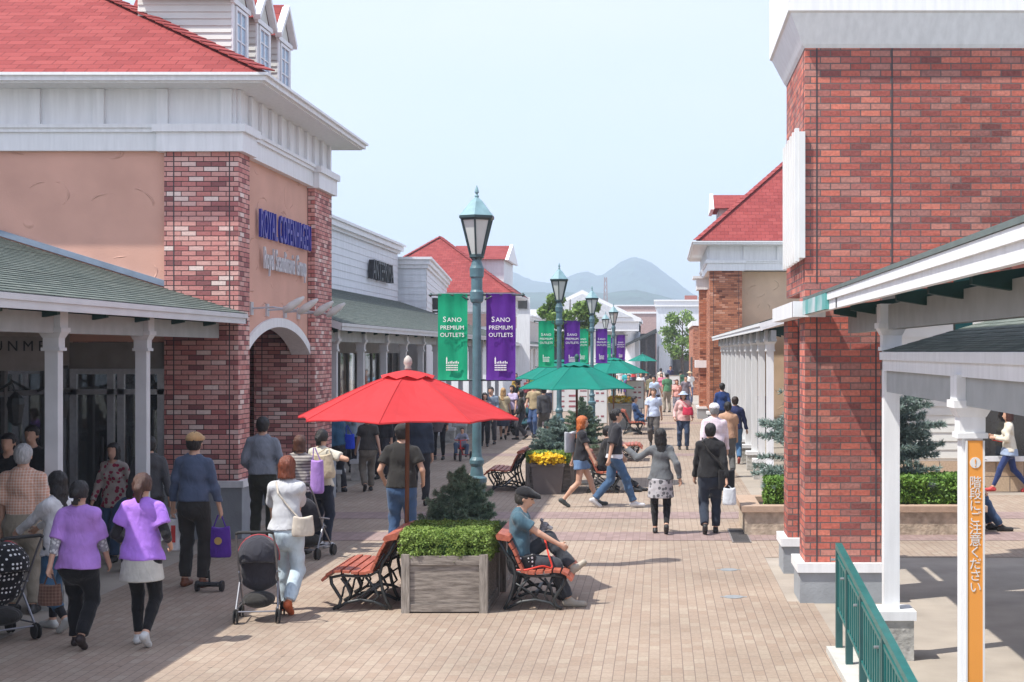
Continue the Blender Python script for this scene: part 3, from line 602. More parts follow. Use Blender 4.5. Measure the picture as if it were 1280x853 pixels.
# --- end of street: canopy end and block F
t = thing('dark_canopy', (-1.5, 140, 0), 'dark lean-to roof between the temple front and the white block', 'canopy')
m = MB(); m.prism([(-3.1, 3.2), (-.32, 4.6), (-.32, 4.85), (-3.1, 3.45)], 136, 150); build('roof', m, plain('dark_roof', (.06, .07, .07), .6), t, world=True)
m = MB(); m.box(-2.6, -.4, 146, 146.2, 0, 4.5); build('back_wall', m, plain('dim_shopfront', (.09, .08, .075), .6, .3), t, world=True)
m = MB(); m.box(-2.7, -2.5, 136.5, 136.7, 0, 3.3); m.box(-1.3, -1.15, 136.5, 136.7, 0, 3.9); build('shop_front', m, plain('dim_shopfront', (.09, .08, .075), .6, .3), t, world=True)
t = thing('white_block', (1.8, 146, 0), 'plain white block with stepped roof edge behind the young tree', 'building')
m = MB(); m.box(-.35, 9, 146, 158, 0, 7.4); build('wall', m, SIDING, t, world=True)
m = MB(); m.box(-.5, 9.2, 145.8, 158.2, 7.1, 7.6); m.box(-.6, 9.3, 145.7, 158.3, 7.6, 7.75); build('cornice', m, WHITE, t, world=True)
m = MB(); m.box(-.1, 1.0, 145.4, 145.99, .3, 3.3); build('door_panel', m, WHITE, t, world=True)
m = MB(); m.box(1.2, 5.5, 145.7, 145.99, 0, 2.3); build('shop_window', m, DARK, t, world=True)
m = MB(); m.box(2.4, 3.6, 147, 149, 7.78, 8.2); build('roof_unit', m, plain('rust_box', (.3, .12, .1), .7), t, world=True)
t = thing('mauve_roof_block', (-2.3, 165, 0), 'low mauve rooftop block seen over the temple front', 'building')
m = MB(); m.box(-5.5, -.2, 165, 175, 0, 7.7); build('wall', m, plain('mauve', (.42, .3, .28), .8), t, world=True); m = MB(); m.box(-5.6, -.1, 164.9, 175.1, 6.9, 7.1); m.box(-5.6, -.1, 164.9, 175.1, 7.7, 7.85); build('cornice', m, WHITE, t, world=True)
t = thing('pale_long_block', (-16, 170, 0), 'long pale flat roofed block under the hills on the left', 'building')
m = MB(); m.box(-24, -7.5, 170, 180, 0, 6.9); build('wall', m, plain('pale_pink', (.58, .52, .49), .8), t, world=True); m = MB(); m.box(-24.2, -7.3, 169.8, 180.2, 6.9, 7.5); build('cornice', m, WHITE, t, world=True)
# --- lattice mast
t = thing('lattice_mast', (-24, 700, 0), 'thin lattice radio mast in front of the hills', 'mast')
xm = SX(757, 2.714); m = MB()
for dx, dy in ((-1.4, -1.4), (1.4, -1.4), (1.4, 1.4), (-1.4, 1.4)): m.bar((xm+dx, 700+dy, 0), (xm+dx*.35, 700+dy*.35, 37), .35, .35)
for i in range(12):
    z0_, z1_ = i*3.1, (i+1)*3.1; a = 1.4-.9*i/12; b = 1.4-.9*(i+1)/12
    m.bar((xm-a, 700-a, z0_), (xm+b, 700-b, z1_), .2, .2); m.bar((xm+a, 700-a, z0_), (xm-b, 700-b, z1_), .2, .2)
t.location.x = xm; build('mast_frame', m, plain('mast_paint', (.3, .16, .16), .6), t, world=True)

# --- right: near brick building
t = R1 = thing('near_brick_building', (2, 17, 0), 'tall red brick building with white cornice at the right', 'building')
m = MB(); m.box(1.59, 14, 16.67, 19.1, 3.42, 6.12); build('wall', m, BRICK_R, t, world=True)
m = MB(); m.box(2.43, 14, 16.75, 19.0, 3.2, 3.41); build('lintel', m, GREYBEAM, t, world=True)
j = MB()
for xx in (1.72, 2.545, 5.6): j.box(xx-.008, xx+.008, 16.666, 16.68, 3.5, 6.1)
for yy in (16.80,): j.box(1.586, 1.6, yy-.006, yy+.006, 3.5, 6.1)
build('joint_strip', j, plain('joint', (.07, .06, .065), .8), t, world=True)
for (ya, yb) in ((16.67, 17.3), (18.9, 19.5)):
    p = MB(); p.box(1.59, 2.43, ya, yb, .42, 3.42 if ya < 17 else 3.3); o = build('pillar', p, BRICK_R, t, world=True)
    b = MB(); b.box(1.53, 2.50, ya-.06, yb+.06, 0, .34); build('pillar_base', b, BASEGREY, o, world=True)
    c = MB(); c.box(1.50, 2.53, ya-.09, yb+.09, .34, .44); build('base_cap', c, WHITE, o, world=True)
    j = MB(); j.box(1.72-.008, 1.72+.008, ya-.004, ya+.01, .45, 3.3); j.box(2.36, 2.376, ya-.004, ya+.01, .45, 3.3); build('joint_strip', j, plain('joint', (.07, .06, .065), .8), o, world=True)
m = MB(); m.box(1.45, 1.589, 16.6, 19.6, 3.13, 3.3); m.box(1.45, 1.8, 16.52, 16.66, 3.13, 3.3); build('belt_moulding', m, WHITE, t, world=True)
m = MB(); n0 = 6.10
def ring(d, z): return [(1.59-d, 16.67-d, z), (14, 16.67-d, z), (14, 19.1+d, z), (1.59-d, 19.1+d, z)]
r = [ring(.004, 6.08), ring(.03, 6.12), ring(.17, 6.43), ring(.20, 6.45), ring(.20, 7.3)]
for a, b in zip(r[:-1], r[1:]):
    for i in range(4): m.quad(a[i], a[(i+1) % 4], b[(i+1) % 4], b[i])
m.quad(*r[-1]); build('cornice', m, WHITE, t, world=True)
m = MB(); m.box(1.525, 1.588, 16.62, 18.5, 3.78, 5.16)
for i in range(6): y_ = 16.64+i*.315; m.box(1.48, 1.524, y_, y_+.12, 3.74, 5.2)
build('louvre_panel', m, OFFWHITE, t, world=True)

def teal_reflection():  # white fascia with a teal reflection painted into its colour
    m, N, L, P = newmat('teal_reflection_fascia'); P.inputs['Roughness'].default_value = .45
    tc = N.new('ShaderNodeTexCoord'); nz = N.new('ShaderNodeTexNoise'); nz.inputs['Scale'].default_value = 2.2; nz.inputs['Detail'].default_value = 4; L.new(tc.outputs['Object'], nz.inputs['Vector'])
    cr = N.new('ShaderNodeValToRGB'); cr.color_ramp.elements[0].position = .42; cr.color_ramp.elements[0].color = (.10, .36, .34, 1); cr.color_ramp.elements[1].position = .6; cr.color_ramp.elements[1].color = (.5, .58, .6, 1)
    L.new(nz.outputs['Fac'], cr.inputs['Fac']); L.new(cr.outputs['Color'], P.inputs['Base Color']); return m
TEALREFL = teal_reflection()
canopy('narrow upper right canopy running towards the viewer above the lower roof', 1.58, 2.35, 2.08, 2.5, 13.62, 1, (), slope=.30, fas=.165)
t = canopy('wide upper right canopy with white fascia reaching the brick wall', 1.58, 6.0, 2.08, 13.63, 16.5, 1, (13.7,), slope=.30, fas=.165)
m = MB(); m.box(1.545, 1.578, 14.2, 16.45, 3.15, 3.30); build('teal_reflection_fascia', m, TEALREFL, t, world=True)  # strip over the shaded fascia end, carries the painted teal reflection
m = MB(); m.box(1.55, 1.58, 2.6, 16.5, 3.305, 3.335); build('gutter', m, plain('gutter_dark', (.12, .15, .14), .5), t, world=True)
m = MB(); m.box(2.72, 2.88, 14.0, 14.1, 2.9, 3.5); m.box(2.1, 2.34, 13.2, 13.3, 3.15, 3.3); build('post', m, RAILGREEN, t, world=True)
t = canopy('lower right canopy over the steps, grey green shingles', 1.98, 6.0, 2.06, 2.5, 13.58, 1, (), ze=2.755, slope=.29, fas=.17, zg=-.6, thick=.003)
column_parts(t, 2.06, 10.1, 2.60, -.9, False)
column_parts(t, 2.06, 6.4, 2.60, -1.05, False)
t = thing('caution_sign', (2.06, 10.02, .9), 'tall orange strip sign with white Japanese writing fixed to the near post', 'sign')
m = MB(); m.box(2.025, 2.125, 10.008, 10.028, -.9, 2.165); build('sign_board', m, ORANGE, t, world=True)
m = MB(); m.box(2.012, 2.0245, 10.002, 10.028, -.9, 2.165); m.box(2.1255, 2.138, 10.002, 10.028, -.9, 2.165); build('sign_edge', m, OFFWHITE, t, world=True)
m = MB(); cx_ = 2.076; m.lathe([(.036, 0), (.036, .004)], 24, (0, 0, 0))
ov = MB(); ov.v = [(cx_+x, 10.004+z, 2.02+y) for x, y, z in m.v]; ov.f = m.f; build('round_symbol', ov, OFFWHITE, t, world=True)
m = MB(); m.text('!', .075, Matrix(((1, 0, 0, cx_), (0, 0, -1, 10.0015), (0, 1, 0, 1.993), (0, 0, 0, 1))), .001); build('exclamation_mark', m, ORANGE, t, world=True)
m = MB()
for i, ch in enumerate('階段にご注意ください'):
    m.text(ch, .083, Matrix(((1, 0, 0, cx_), (0, 0, -1, 10.0055), (0, 1, 0, 1.862-i*.0768), (0, 0, 0, 1))), .0015)
build('lettering', m, OFFWHITE, t, world=True)

# --- right: colonnade, far brick shop
canopy('right colonnade canopy with a row of bright white columns', 1.93, 5.4, 2.2, 29.3, 56.2, 1, [30.4+2.5*i for i in range(10)], slope=.30)
t = thing('right_shop_row', (5.4, 40, 0), 'white sided shop wall behind the right colonnade', 'building', 'white sided shops')
m = MB(); m.box(5.4, 9, 30.2, 56, 0, 5.0); m.box(4.5, 14, 30, 30.19, 0, 5.2); build('wall', m, SIDECREAM, t, world=True)
m = MB(); lap_siding(m, (4.5, 30), (6.2, 30), .65, 3.2, 0, (0, -1), .17); build('siding', m, SIDECREAM, t, world=True)
m = MB(); lap_siding(m, (5.4, 30.3), (5.4, 56), .5, 3.5, 0, (-1, 0), .17); build('siding', m, SIDECREAM, t, world=True)
m = MB(); m.box(6.3, 14, 29.86, 29.99, 0, .60); m.box(4.5, 6.28, 29.9, 29.99, 0, .6); build('stone_base', m, bricks('stone_block', [(.5, .36, .24), (.55, .42, .29), (.46, .33, .23)], bw=.55, rh=.3, mortar=.02, mcol=(.2, .16, .13), bump=.5), t, world=True)
m = MB(); m.box(6.2, 6.32, 29.8, 29.98, .6, 2.9); m.box(6.3, 12, 29.8, 29.98, 2.75, 2.9); m.box(6.3, 12, 29.8, 29.98, .6, .7); m.box(9, 9.12, 29.8, 29.98, .7, 2.75); w_ = build('window', m, WHITE, t, world=True)
m = MB(); m.box(6.32, 12, 29.9, 29.96, .7, 2.75); build('pane', m, plain('dark_pane', (.02, .022, .025), .1, .1, spec=.8), w_, world=True)
t = R3 = thing('far_brick_shop', (3, 60, 0), 'orange brick shop with steep red hip roof on the right side of the street', 'building', 'red roofed shops')
m = MB(); m.box(2.0, 14, 57.1, 66, 0, 5.76); build('wall', m, BEIGE, t, world=True)
pillar(t, 1.85, 3.05, 56.5, 57.4, 5.76, BRICK_O, .5, joints=True); pillar(t, 1.62, 2.5, 62.3, 63.6, 5.3, BRICK_O, .5, joints=False)
m = MB(); m.box(1.9, 2.1, 57.4, 66, .5, 5.2); build('side_wall', m, BRICK_O, t, world=True)
m = MB(); m.box(1.5, 2.6, 62.2, 63.7, 5.3, 5.75); m.box(1.35, 2.6, 62.1, 63.8, 5.75, 5.85); build('pillar_cap', m, WHITE, t, world=True)
m = MB(); m.box(1.45, 2.2, 62.2, 63.7, 2.1, 2.4); build('belt_moulding', m, WHITE, t, world=True)
entablature(t, 1.80, 14, 56.55, 66, -1, 5.78, projs=((1.85, 3.05, 56.5, 57.4),), step=1.25, sstep=.9)
hip_roof(t, 1.32, 16, 56.0, 68, 6.85, .93)
def gdorm():
    m = MB(); m.box(2.3, 4.2, 59.0, 61.2, 7.0, 8.35); d = build('dormer', m, SIDECREAM, t, world=True)
    s = MB(); lap_siding(s, (2.3, 59.0), (4.2, 59.0), 7.2, 8.3, 0, (0, -1), .2); build('siding', s, SIDECREAM, d, world=True)
    s = MB(); s.prism([(58.7, 8.3), (60.1, 8.95), (61.5, 8.3)], 2.1, 3.9, 'x'); build('dormer_roof', s, SHRED, d, world=True)
    s = MB(); s.prism([(58.6, 8.25), (60.1, 9.0), (61.6, 8.25)], 1.96, 2.09, 'x'); s.box(2.2, 2.29, 58.9, 61.3, 7.0, 7.25); build('trim', s, WHITE, d, world=True)
    window_face(d, 2.29, 59.4, 60.8, 7.4, 8.2, -1)
gdorm()
t = thing('far_right_brick_block', (2.6, 100, 0), 'small distant brick wall with dark doorway past the orange brick shop', 'building')
m = MB(); m.box(2.1, 9, 96, 110, 0, 4.4); build('wall', m, BRICK_O, t, world=True); m = MB(); m.box(2.0, 9, 95.9, 110, 4.4, 4.7); build('cornice', m, WHITE, t, world=True)
m = MB(); m.box(2.05, 2.095, 98, 102, 0, 2.4); build('doorway', m, DARK, t, world=True)

# --- hills
def hills(name, pts, Y, depth, seed, yb=392):
    rng = np.random.RandomState(seed); s = F/Y
    xs = np.linspace(SX(pts[0][0], s), SX(pts[-1][0], s), 170); hs = np.interp(xs, [SX(p[0], s) for p in pts], [max(0, SZ(p[1], s)) for p in pts])
    n = 46; m = MB()
    ph = rng.rand(12)*6.28; fr = rng.rand(12)*.02+.004
    for j in range(n):
        v = j/(n-1); prof = math.sin(min(1, v*1.25)*math.pi/2) if v < .8 else math.cos((v-.8)/.2*math.pi/2)
        for i, x in enumerate(xs):
            rid = sum(math.sin(x*fr[k]*(1+.4*k/3)+ph[k]+v*3*math.sin(ph[k])) for k in range(12))/12
            h = hs[i]*(prof+.16*rid*math.sin(v/.8*math.pi) if v < .8 else prof) + (rng.rand()-.5)*hs[i]*.025
            m.v.append((x, Y-depth+v*depth*1.25, max(-2, h)))
    w_ = len(xs)
    for j in range(n-1):
        for i in range(w_-1): m.f.append((j*w_+i, j*w_+i+1, (j+1)*w_+i+1, (j+1)*w_+i))
    return tag(build(name, m, plain('forest_slope', (.03, .06, .04), .95, .5, .02), smooth=False), kind='structure')
hills('hills', [(300, 352), (420, 340), (520, 352), (600, 344), (640, 340), (668, 352), (700, 356), (716, 347), (738, 342), (752, 350), (768, 342), (780, 333), (795, 328), (812, 331), (836, 346), (862, 366), (880, 376), (950, 384), (1100, 378), (1300, 372)], 3000, 900, 3)
hills('foothills', [(300, 374), (560, 372), (640, 366), (700, 368), (760, 372), (800, 366), (860, 378), (920, 388), (1300, 390)], 1700, 500, 5)
HZ = MB(); HZ.box(-2800, 2800, -40, 3600, -1.6, 320)
_m = bpy.data.materials.new('haze'); _m.use_nodes = True; _n = _m.node_tree; _n.nodes.remove(_n.nodes['Principled BSDF'])
_v = _n.nodes.new('ShaderNodeVolumePrincipled'); _v.inputs['Color'].default_value = (.72, .84, 1.0, 1); _v.inputs['Density'].default_value = .00047; _v.inputs['Anisotropy'].default_value = .2
_n.links.new(_v.outputs[0], _n.nodes['Material Output'].inputs['Volume'])
tag(build('haze', HZ, _m), kind='stuff')
# ---------------------------------------------------------------- lamps with banners
BGREEN = plain('green_banner', (.004, .42, .21), .7, .06, 2, .2, 5, trans=.25)
BPURPLE = plain('purple_banner', (.12, .022, .32), .7, .08, 2, .2, 5, trans=.25)
BTEXT = plain('banner_print', (.78, .82, .8), .6, .02, 2)
def make_lamp():
    t = thing('street_lamp', (0, 0, 0), 'x', 'lamp', 'blue grey street lamps along the middle of the street')
    m = MB(); m.lathe([(.18, 0), (.18, .12), (.14, .16), (.12, .3), (.10, .95), (.105, 1.0), (.10, 1.05), (.10, 1.10), (.125, 1.14), (.125, 1.19), (.085, 1.22), (.07, 1.33), (.09, 1.37), (.09, 1.41), (.065, 1.45), (.058, 1.5), (.052, 3.36), (.075, 3.38), (.085, 3.42), (.085, 3.52), (.07, 3.55), (.07, 3.72), (.085, 3.74), (.09, 3.86), (.075, 3.9), (.055, 3.98), (.085, 4.02), (.06, 4.04)], 20)
    # the measured lamp: bracket at 3.45 m, lantern from 3.86 m
    m.v = [(x, y, z if z < 3.3 else 3.3+(z-3.3)*.86) for x, y, z in m.v]
    build('pole', m, LAMPBLUE, t, smooth=False)
    g = MB(); zb, zt = 3.93, 4.40; rt = R(-90)
    g.lathe([(.075, zb), (.195, zt)], 6, rot=rt); lan = build('lantern_glass', g, FROST, t)
    f = MB(); f.lathe([(.05, 3.88), (.10, 3.92), (.095, 3.955)], 6, rot=rt); f.lathe([(.205, 4.375), (.235, 4.40), (.235, 4.425), (.20, 4.44)], 6, rot=rt)
    for k in range(6):
        a = rt+k*math.pi/3; f.bar((.08*math.cos(a), .08*math.sin(a), zb), (.205*math.cos(a), .205*math.sin(a), zt), .022, .022)
    build('lantern_frame', f, plain('lamp_dark', (.03, .06, .065), .4, spec=.5), t)
    r = MB(); r.lathe([(.235, 4.43), (.14, 4.54), (.085, 4.61), (.05, 4.64), (.025, 4.66), (.03, 4.68), (.012, 4.70), (.03, 4.725), (.025, 4.75), (.004, 4.81)], 6, rot=rt); build('lantern_roof', r, LAMPLIGHT, t)
    for z in (3.455, 2.40):
        a = MB(); a.tube([(-.56, 0, z), (.56, 0, z)], .014, 6)
        if z > 3:
            for s in (-1, 1): a.lathe([(.0, -.03), (.03, 0), (.0, .03)], 8, (s*.57, 0, z)); a.tube([(s*.1, 0, z-.06), (s*.22, 0, z)], .012, 6)
        build('banner_arm', a, plain('lamp_dark', (.03, .06, .065), .4), t)
    for sd, mt in ((-1, BGREEN), (1, BPURPLE)):
        n = 10; b = MB(); k = 12
        for sgn in (0, 1):
            for j in range(k+1):
                for i in range(n+1):
                    u = i/n; v = j/k; x = sd*.115+sd*u*.365; z = 3.47-v*1.07
                    y = .012*math.sin(u*7+sd)*(v*(1-v)*4) + .006*math.sin(u*15+v*3) + sgn*.004
                    b.v.append((x, y-.018 if j in (0, k) else y, z))
        N_ = (n+1)*(k+1)
        for sgn in (0, 1):
            for j in range(k):
                for i in range(n): q = sgn*N_+j*(n+1)+i; b.f.append((q, q+1, q+n+2, q+n+1))
        o = build('banner', b, mt, t, smooth=True); o['label'] = 'green banner' if sd < 0 else 'purple banner'
        xc = sd*.30; w_ = MB()
        def put(s, sz, z, sp=1.05): w_.text(s, sz, Matrix(((1, 0, 0, xc), (0, 0, -1, -.022), (0, 1, 0, z), (0, 0, 0, 1))), .002, 'CENTER', sp)
        put('S', .093, 3.12); w_.v = [(x-.095, y, z) for x, y, z in w_.v]
        n0 = len(w_.v); put('ANO', .078, 3.12); w_.v = w_.v[:n0]+[(x+.028, y, z) for x, y, z in w_.v[n0:]]
        put('PREMIUM', .072, 3.025, 1.0); put('OUTLETS', .072, 2.935, 1.0)
        # small emblem: tower and flourish over lines of print
        w_.box(xc-.075, xc-.06, -.024, -.020, 2.60, 2.66); w_.frus(xc-.0675, -.022, 2.66, 2.69, .009, .002, .001, .001)
        for q in range(7): w_.box(xc-.05+q*.02, xc-.038+q*.02, -.024, -.020, 2.605, 2.625+.006*(q % 3))
        for r_ in range(3):
            for q in range(8): w_.box(xc-.075+q*.0185, xc-.0605+q*.0185, -.024, -.020, 2.575-r_*.028, 2.59-r_*.028)
        w_.v = [(x, y-.012, z) for x, y, z in w_.v]
        build('banner_print', w_, BTEXT, o)
    return t
lamp = make_lamp(); lampspec = [(596, 101, 'nearest street lamp with green and purple banners, behind the red umbrella'), (699, 54.0, 'second street lamp, rising between the green umbrellas'),
    (740, 40.0, 'third street lamp, just right of the second one'), (767, 29.6, 'fourth street lamp, far away, beside the temple front'), (757, 24.5, 'farthest and smallest street lamp, between the third and fourth')]
for i, (px, s, lab) in enumerate(lampspec):
    o = lamp if i == 0 else copy_tree(lamp); o.location = (SX(px, s), SY(s), 0); o['label'] = lab

# ---------------------------------------------------------------- umbrellas
def make_umbrella(mat, fin, ru=1.27, zt=2.47, ze=2.0, rot=0.0, dark=None):
    t = thing('market_umbrella', (0, 0, 0), 'x', 'umbrella'); n = 8; k = 6; sub = 6
    c = MB()
    for lay in (0, 1):
        for j in range(k+1):
            v = j/k
            for i in range(n*sub):
                a0 = i//sub; f = (i % sub)/sub; r = (.22+(ru-.22)*v)
                A = Vector((math.cos(rot+a0*math.pi/4), math.sin(rot+a0*math.pi/4), 0)); B = Vector((math.cos(rot+(a0+1)*math.pi/4), math.sin(rot+(a0+1)*math.pi/4), 0))
                p = A.lerp(B, f)*r; sag = math.sin(f*math.pi)
                p = p*(1-.035*sag*v); z = zt-(zt-ze)*(v**1.12) - .034*sag*math.sin(v*math.pi)+.004*math.sin(i*2.7+j*3.1)*(v > .2)*sag + (.018*sag if v > .9 else 0)
                c.v.append((p.x, p.y, z-lay*.006))
    M_ = n*sub
    for lay in (0, 1):
        for j in range(k):
            for i in range(M_): q = lay*M_*(k+1)+j*M_; c.f.append((q+i, q+(i+1) % M_, q+M_+(i+1) % M_, q+M_+i))
    q = M_*k; q2 = M_*(k+1)+M_*k
    for i in range(M_): c.f.append((q+i, q+(i+1) % M_, q2+(i+1) % M_, q2+i))
    for i in range(n):
        a = rot+i*math.pi/4; c.tube([((.22+(ru-.22)*v)*math.cos(a), (.22+(ru-.22)*v)*math.sin(a), zt-(zt-ze)*(v**1.12)+.003) for v in [q/k for q in range(k+1)]], .0045, 4)
    c.tube([(p[0]*1.0, p[1]*1.0, p[2]-.012) for p in c.v[M_*k:M_*k+M_]]+[(c.v[M_*k][0], c.v[M_*k][1], c.v[M_*k][2]-.012)], .006, 4)
    build('canopy', c, mat, t)
    v_ = MB(); nn = 32
    prof = [(.02, zt+.075), (.14, zt+.055), (.30, zt-.005)]
    for r, z in prof:
        for i in range(nn):
            a = rot+2*math.pi*i/nn; w_ = .018*math.sin(i*math.pi/2) if r > .2 else 0; v_.v.append((r*math.cos(a), r*math.sin(a), z+w_))
    for j in range(len(prof)-1):
        for i in range(nn): v_.f.append((j*nn+i, j*nn+(i+1) % nn, (j+1)*nn+(i+1) % nn, (j+1)*nn+i))
    v_.f.append(tuple(range(nn))); build('vent_cap', v_, mat, t, smooth=True)
    p = MB(); p.tube([(0, 0, .02), (0, 0, zt+.08)], .025, 10); build('pole', p, POLEWOOD, t)
    f = MB(); f.lathe([(.02, zt+.07), (.045, zt+.09), (.03, zt+.11), (.052, zt+.15), (.045, zt+.2), (.015, zt+.235), (0, zt+.24)], 12); build('finial', f, fin, t, smooth=True)
    for i in range(n):
        a = rot+i*math.pi/4; r_ = MB(); r_.bar((.03*math.cos(a), .03*math.sin(a), zt-.03), (ru*.985*math.cos(a), ru*.985*math.sin(a), ze-.012), .018, .02); r_.bar((.03*math.cos(a), .03*math.sin(a), zt-.42), (ru*.55*math.cos(a), ru*.55*math.sin(a), zt-.27), .014, .016)
        build('rib', r_, POLEWOOD, t)
    b = MB(); b.lathe([(.22, 0), (.22, .05), (.06, .08), (.04, .3), (.0, .3)], 16); build('base', b, CONCRETE, t)
    return t
REDU = plain('red_canvas', (.62, .045, .05), .85, .08, 2.5, .45, 3.5, trans=.28)
GREENU = plain('green_canvas', (.002, .22, .165), .85, .09, 2.5, .45, 3.5, trans=.25)
u = make_umbrella(REDU, plain('finial_pale', (.42, .38, .34), .6), rot=R(2)); u.location = (SX(508, 110), SY(110), 0); u.rotation_euler = (0, R(.4), R(-6)); u['label'] = 'open red canvas umbrella over the front planter'
tag(u, group='umbrellas')
gu = make_umbrella(GREENU, plain('finial_green', (.02, .1, .08), .6), rot=R(3)); first = True
for px, s, lab in ((721, 60.5, 'nearest green umbrella, in front of the second lamp'), (700, 45, 'green umbrella mostly hidden behind the nearest green one, left'), (767, 35.5, 'green umbrella over the second yellow flower pot'), (803, 15.5, 'farthest small green umbrella before the white block')):
    o = gu if first else copy_tree(gu); first = False; o.location = (SX(px, s), SY(s), 0); o.rotation_euler.z = s*.37; tag(o, lab, group='umbrellas')

# ---------------------------------------------------------------- benches: local x = towards the sitter's knees, y = along the bench
def make_bench(Lb=1.25):
    t = thing('park_bench', (0, 0, 0), 'x', 'bench', 'cast iron benches with red slats')
    prof = [(.66, .335), (.61, .385), (.53, .405), (.44, .40), (.35, .39), (.26, .385), (.185, .40)]   # seat, front to back
    back = [(.14, .46), (.105, .535), (.075, .61), (.035, .68)]
    for pts in (prof, back):
        for i, (x, z) in enumerate(pts):
            a = pts[max(0, i-1)]; b = pts[min(len(pts)-1, i+1)]; d = Vector((b[0]-a[0], 0, b[1]-a[1])).normalized(); n = Vector((-d.z, 0, d.x)); m = MB()
            c = Vector((x, 0, z)); hw = .036
            q = [c+d*hw, c-d*hw, c-d*hw-n*.028, c+d*hw-n*.028] if n.z < 0 or (pts is back) else [c+d*hw, c-d*hw, c-d*hw-n*.028, c+d*hw-n*.028]
            m.prism([(p.x, p.z) for p in q], -Lb/2, Lb/2); build('slat', m, SLAT, t)
    m = MB(); m.prism([(.03, .735), (-.10, .755), (-.115, .80), (-.09, .825), (.03, .79), (.05, .76)], -Lb/2, Lb/2); build('top_rail', m, SLAT, t)
    for y in (-Lb/2+.06, 0, Lb/2-.06):
        m = MB(); T = lambda pts, r=.016: m.tube([(x, y, z) for x, z in pts], r, 6)
        T([(.61, .36), (.60, .28), (.55, .20), (.50, .12), (.52, .05), (.585, .012)], .019); T([(-.08, .74), (-.02, .62), (.06, .5), (.09, .38), (.06, .22), (.02, .1), (-.03, .012)], .019)
        T([(.62, .345), (.5, .37), (.35, .36), (.2, .365), (.1, .42)], .016); T([(.54, .02), (.45, .08), (.3, .11), (.15, .09), (.0, .02)], .018)
        T([(.50, .34), (.44, .26), (.40, .16), (.44, .09)], .013); T([(.40, .34), (.47, .24), (.49, .14)], .012); T([(.24, .35), (.15, .25), (.10, .15), (.16, .1)], .014); T([(.07, .3), (.2, .22), (.33, .12)], .012)
        T([(.04, .6), (.13, .45)], .012)
        build('iron_frame', m, IRON, t, smooth=True)
    m = MB(); m.bar((.28, -Lb/2+.06, .11), (.28, Lb/2-.06, .11), .03, .03); build('stretcher', m, IRON, t)
    return t
bench = make_bench()
YB = SY(118)+.62
for i, (X, Y, rz, lab) in enumerate((((SX(484, 118), YB, 180, 'empty slatted bench facing left of the front planter')), (SX(633, 118), YB, 0, 'slatted bench with the seated man and his dog'),
        (SX(649, 63.5), SY(63.5)+.6, 180, 'empty bench left of the yellow flower pot, past the lamp'), (SX(735, 64.5), SY(64.5)+.6, 0, 'bench with the man in black sitting behind the walking couple'),
        (SX(780, 37.8), SY(37.8)+.6, 0, 'distant bench with a person in blue beside the notice board'), (SX(768, 50), SY(50)+.6, 0, 'dark bench just behind the man in the black cardigan'))):
    o = bench if i == 0 else copy_tree(bench); o.location = (X, Y, .004); o.rotation_euler = (0, 0, R(rz)); o['label'] = lab

# ---------------------------------------------------------------- foliage
def leafmat(name, c0, c1, scale=3, trans=.15):
    m, N, L, P = newmat(name); P.inputs['Roughness'].default_value = .55; P.inputs['Specular IOR Level'].default_value = .3
    g = N.new('ShaderNodeNewGeometry'); tc = N.new('ShaderNodeTexCoord'); nz = N.new('ShaderNodeTexNoise'); nz.inputs['Scale'].default_value = scale; nz.inputs['Detail'].default_value = 3; L.new(tc.outputs['Object'], nz.inputs['Vector'])
    ad = N.new('ShaderNodeMath'); ad.operation = 'MULTIPLY_ADD'; L.new(g.outputs['Random Per Island'], ad.inputs[0]); ad.inputs[1].default_value = .5; 
    s2 = N.new('ShaderNodeMath'); s2.operation = 'SUBTRACT'; L.new(nz.outputs['Fac'], s2.inputs[0]); s2.inputs[1].default_value = .25; L.new(s2.outputs[0], ad.inputs[2])
    cr = N.new('ShaderNodeValToRGB'); cr.color_ramp.elements[0].position = .1; cr.color_ramp.elements[1].position = .9; cr.color_ramp.elements[0].color = tuple(c0)+(1,); cr.color_ramp.elements[1].color = tuple(c1)+(1,)
    L.new(ad.outputs[0], cr.inputs['Fac']); L.new(cr.outputs['Color'], P.inputs['Base Color'])
    t = N.new('ShaderNodeBsdfTranslucent'); L.new(cr.outputs['Color'], t.inputs['Color']); ms = N.new('ShaderNodeMixShader'); ms.inputs[0].default_value = trans
    L.new(P.outputs[0], ms.inputs[1]); L.new(t.outputs[0], ms.inputs[2]); L.new(ms.outputs[0], N['Material Output'].inputs['Surface']); return m
HEDGE = leafmat('hedge_leaf', (.10, .18, .025), (.28, .38, .09)); SPRUCE = leafmat('spruce_needle', (.12, .18, .15), (.34, .44, .40), 4, .05)
DSPRUCE = leafmat('dark_spruce_needle', (.10, .17, .115), (.32, .42, .29), 4, .05)
LEAF = leafmat('tree_leaf', (.09, .17, .03), (.26, .38, .10), 1, .25); YELLOW = leafmat('yellow_petal', (.75, .42, .01), (.9, .68, .03), 6, .2); ORANGEF = leafmat('orange_petal', (.7, .15, .01), (.85, .4, .02), 6, .2)
WHITEF = leafmat('pale_petal', (.6, .62, .3), (.85, .8, .4), 6, .2)
BARK = plain('bark', (.12, .09, .07), .9, .3, 8, .6, 20)
def rnd_unit(n):
    v = np.random.randn(n, 3); return v/np.linalg.norm(v, axis=1)[:, None]
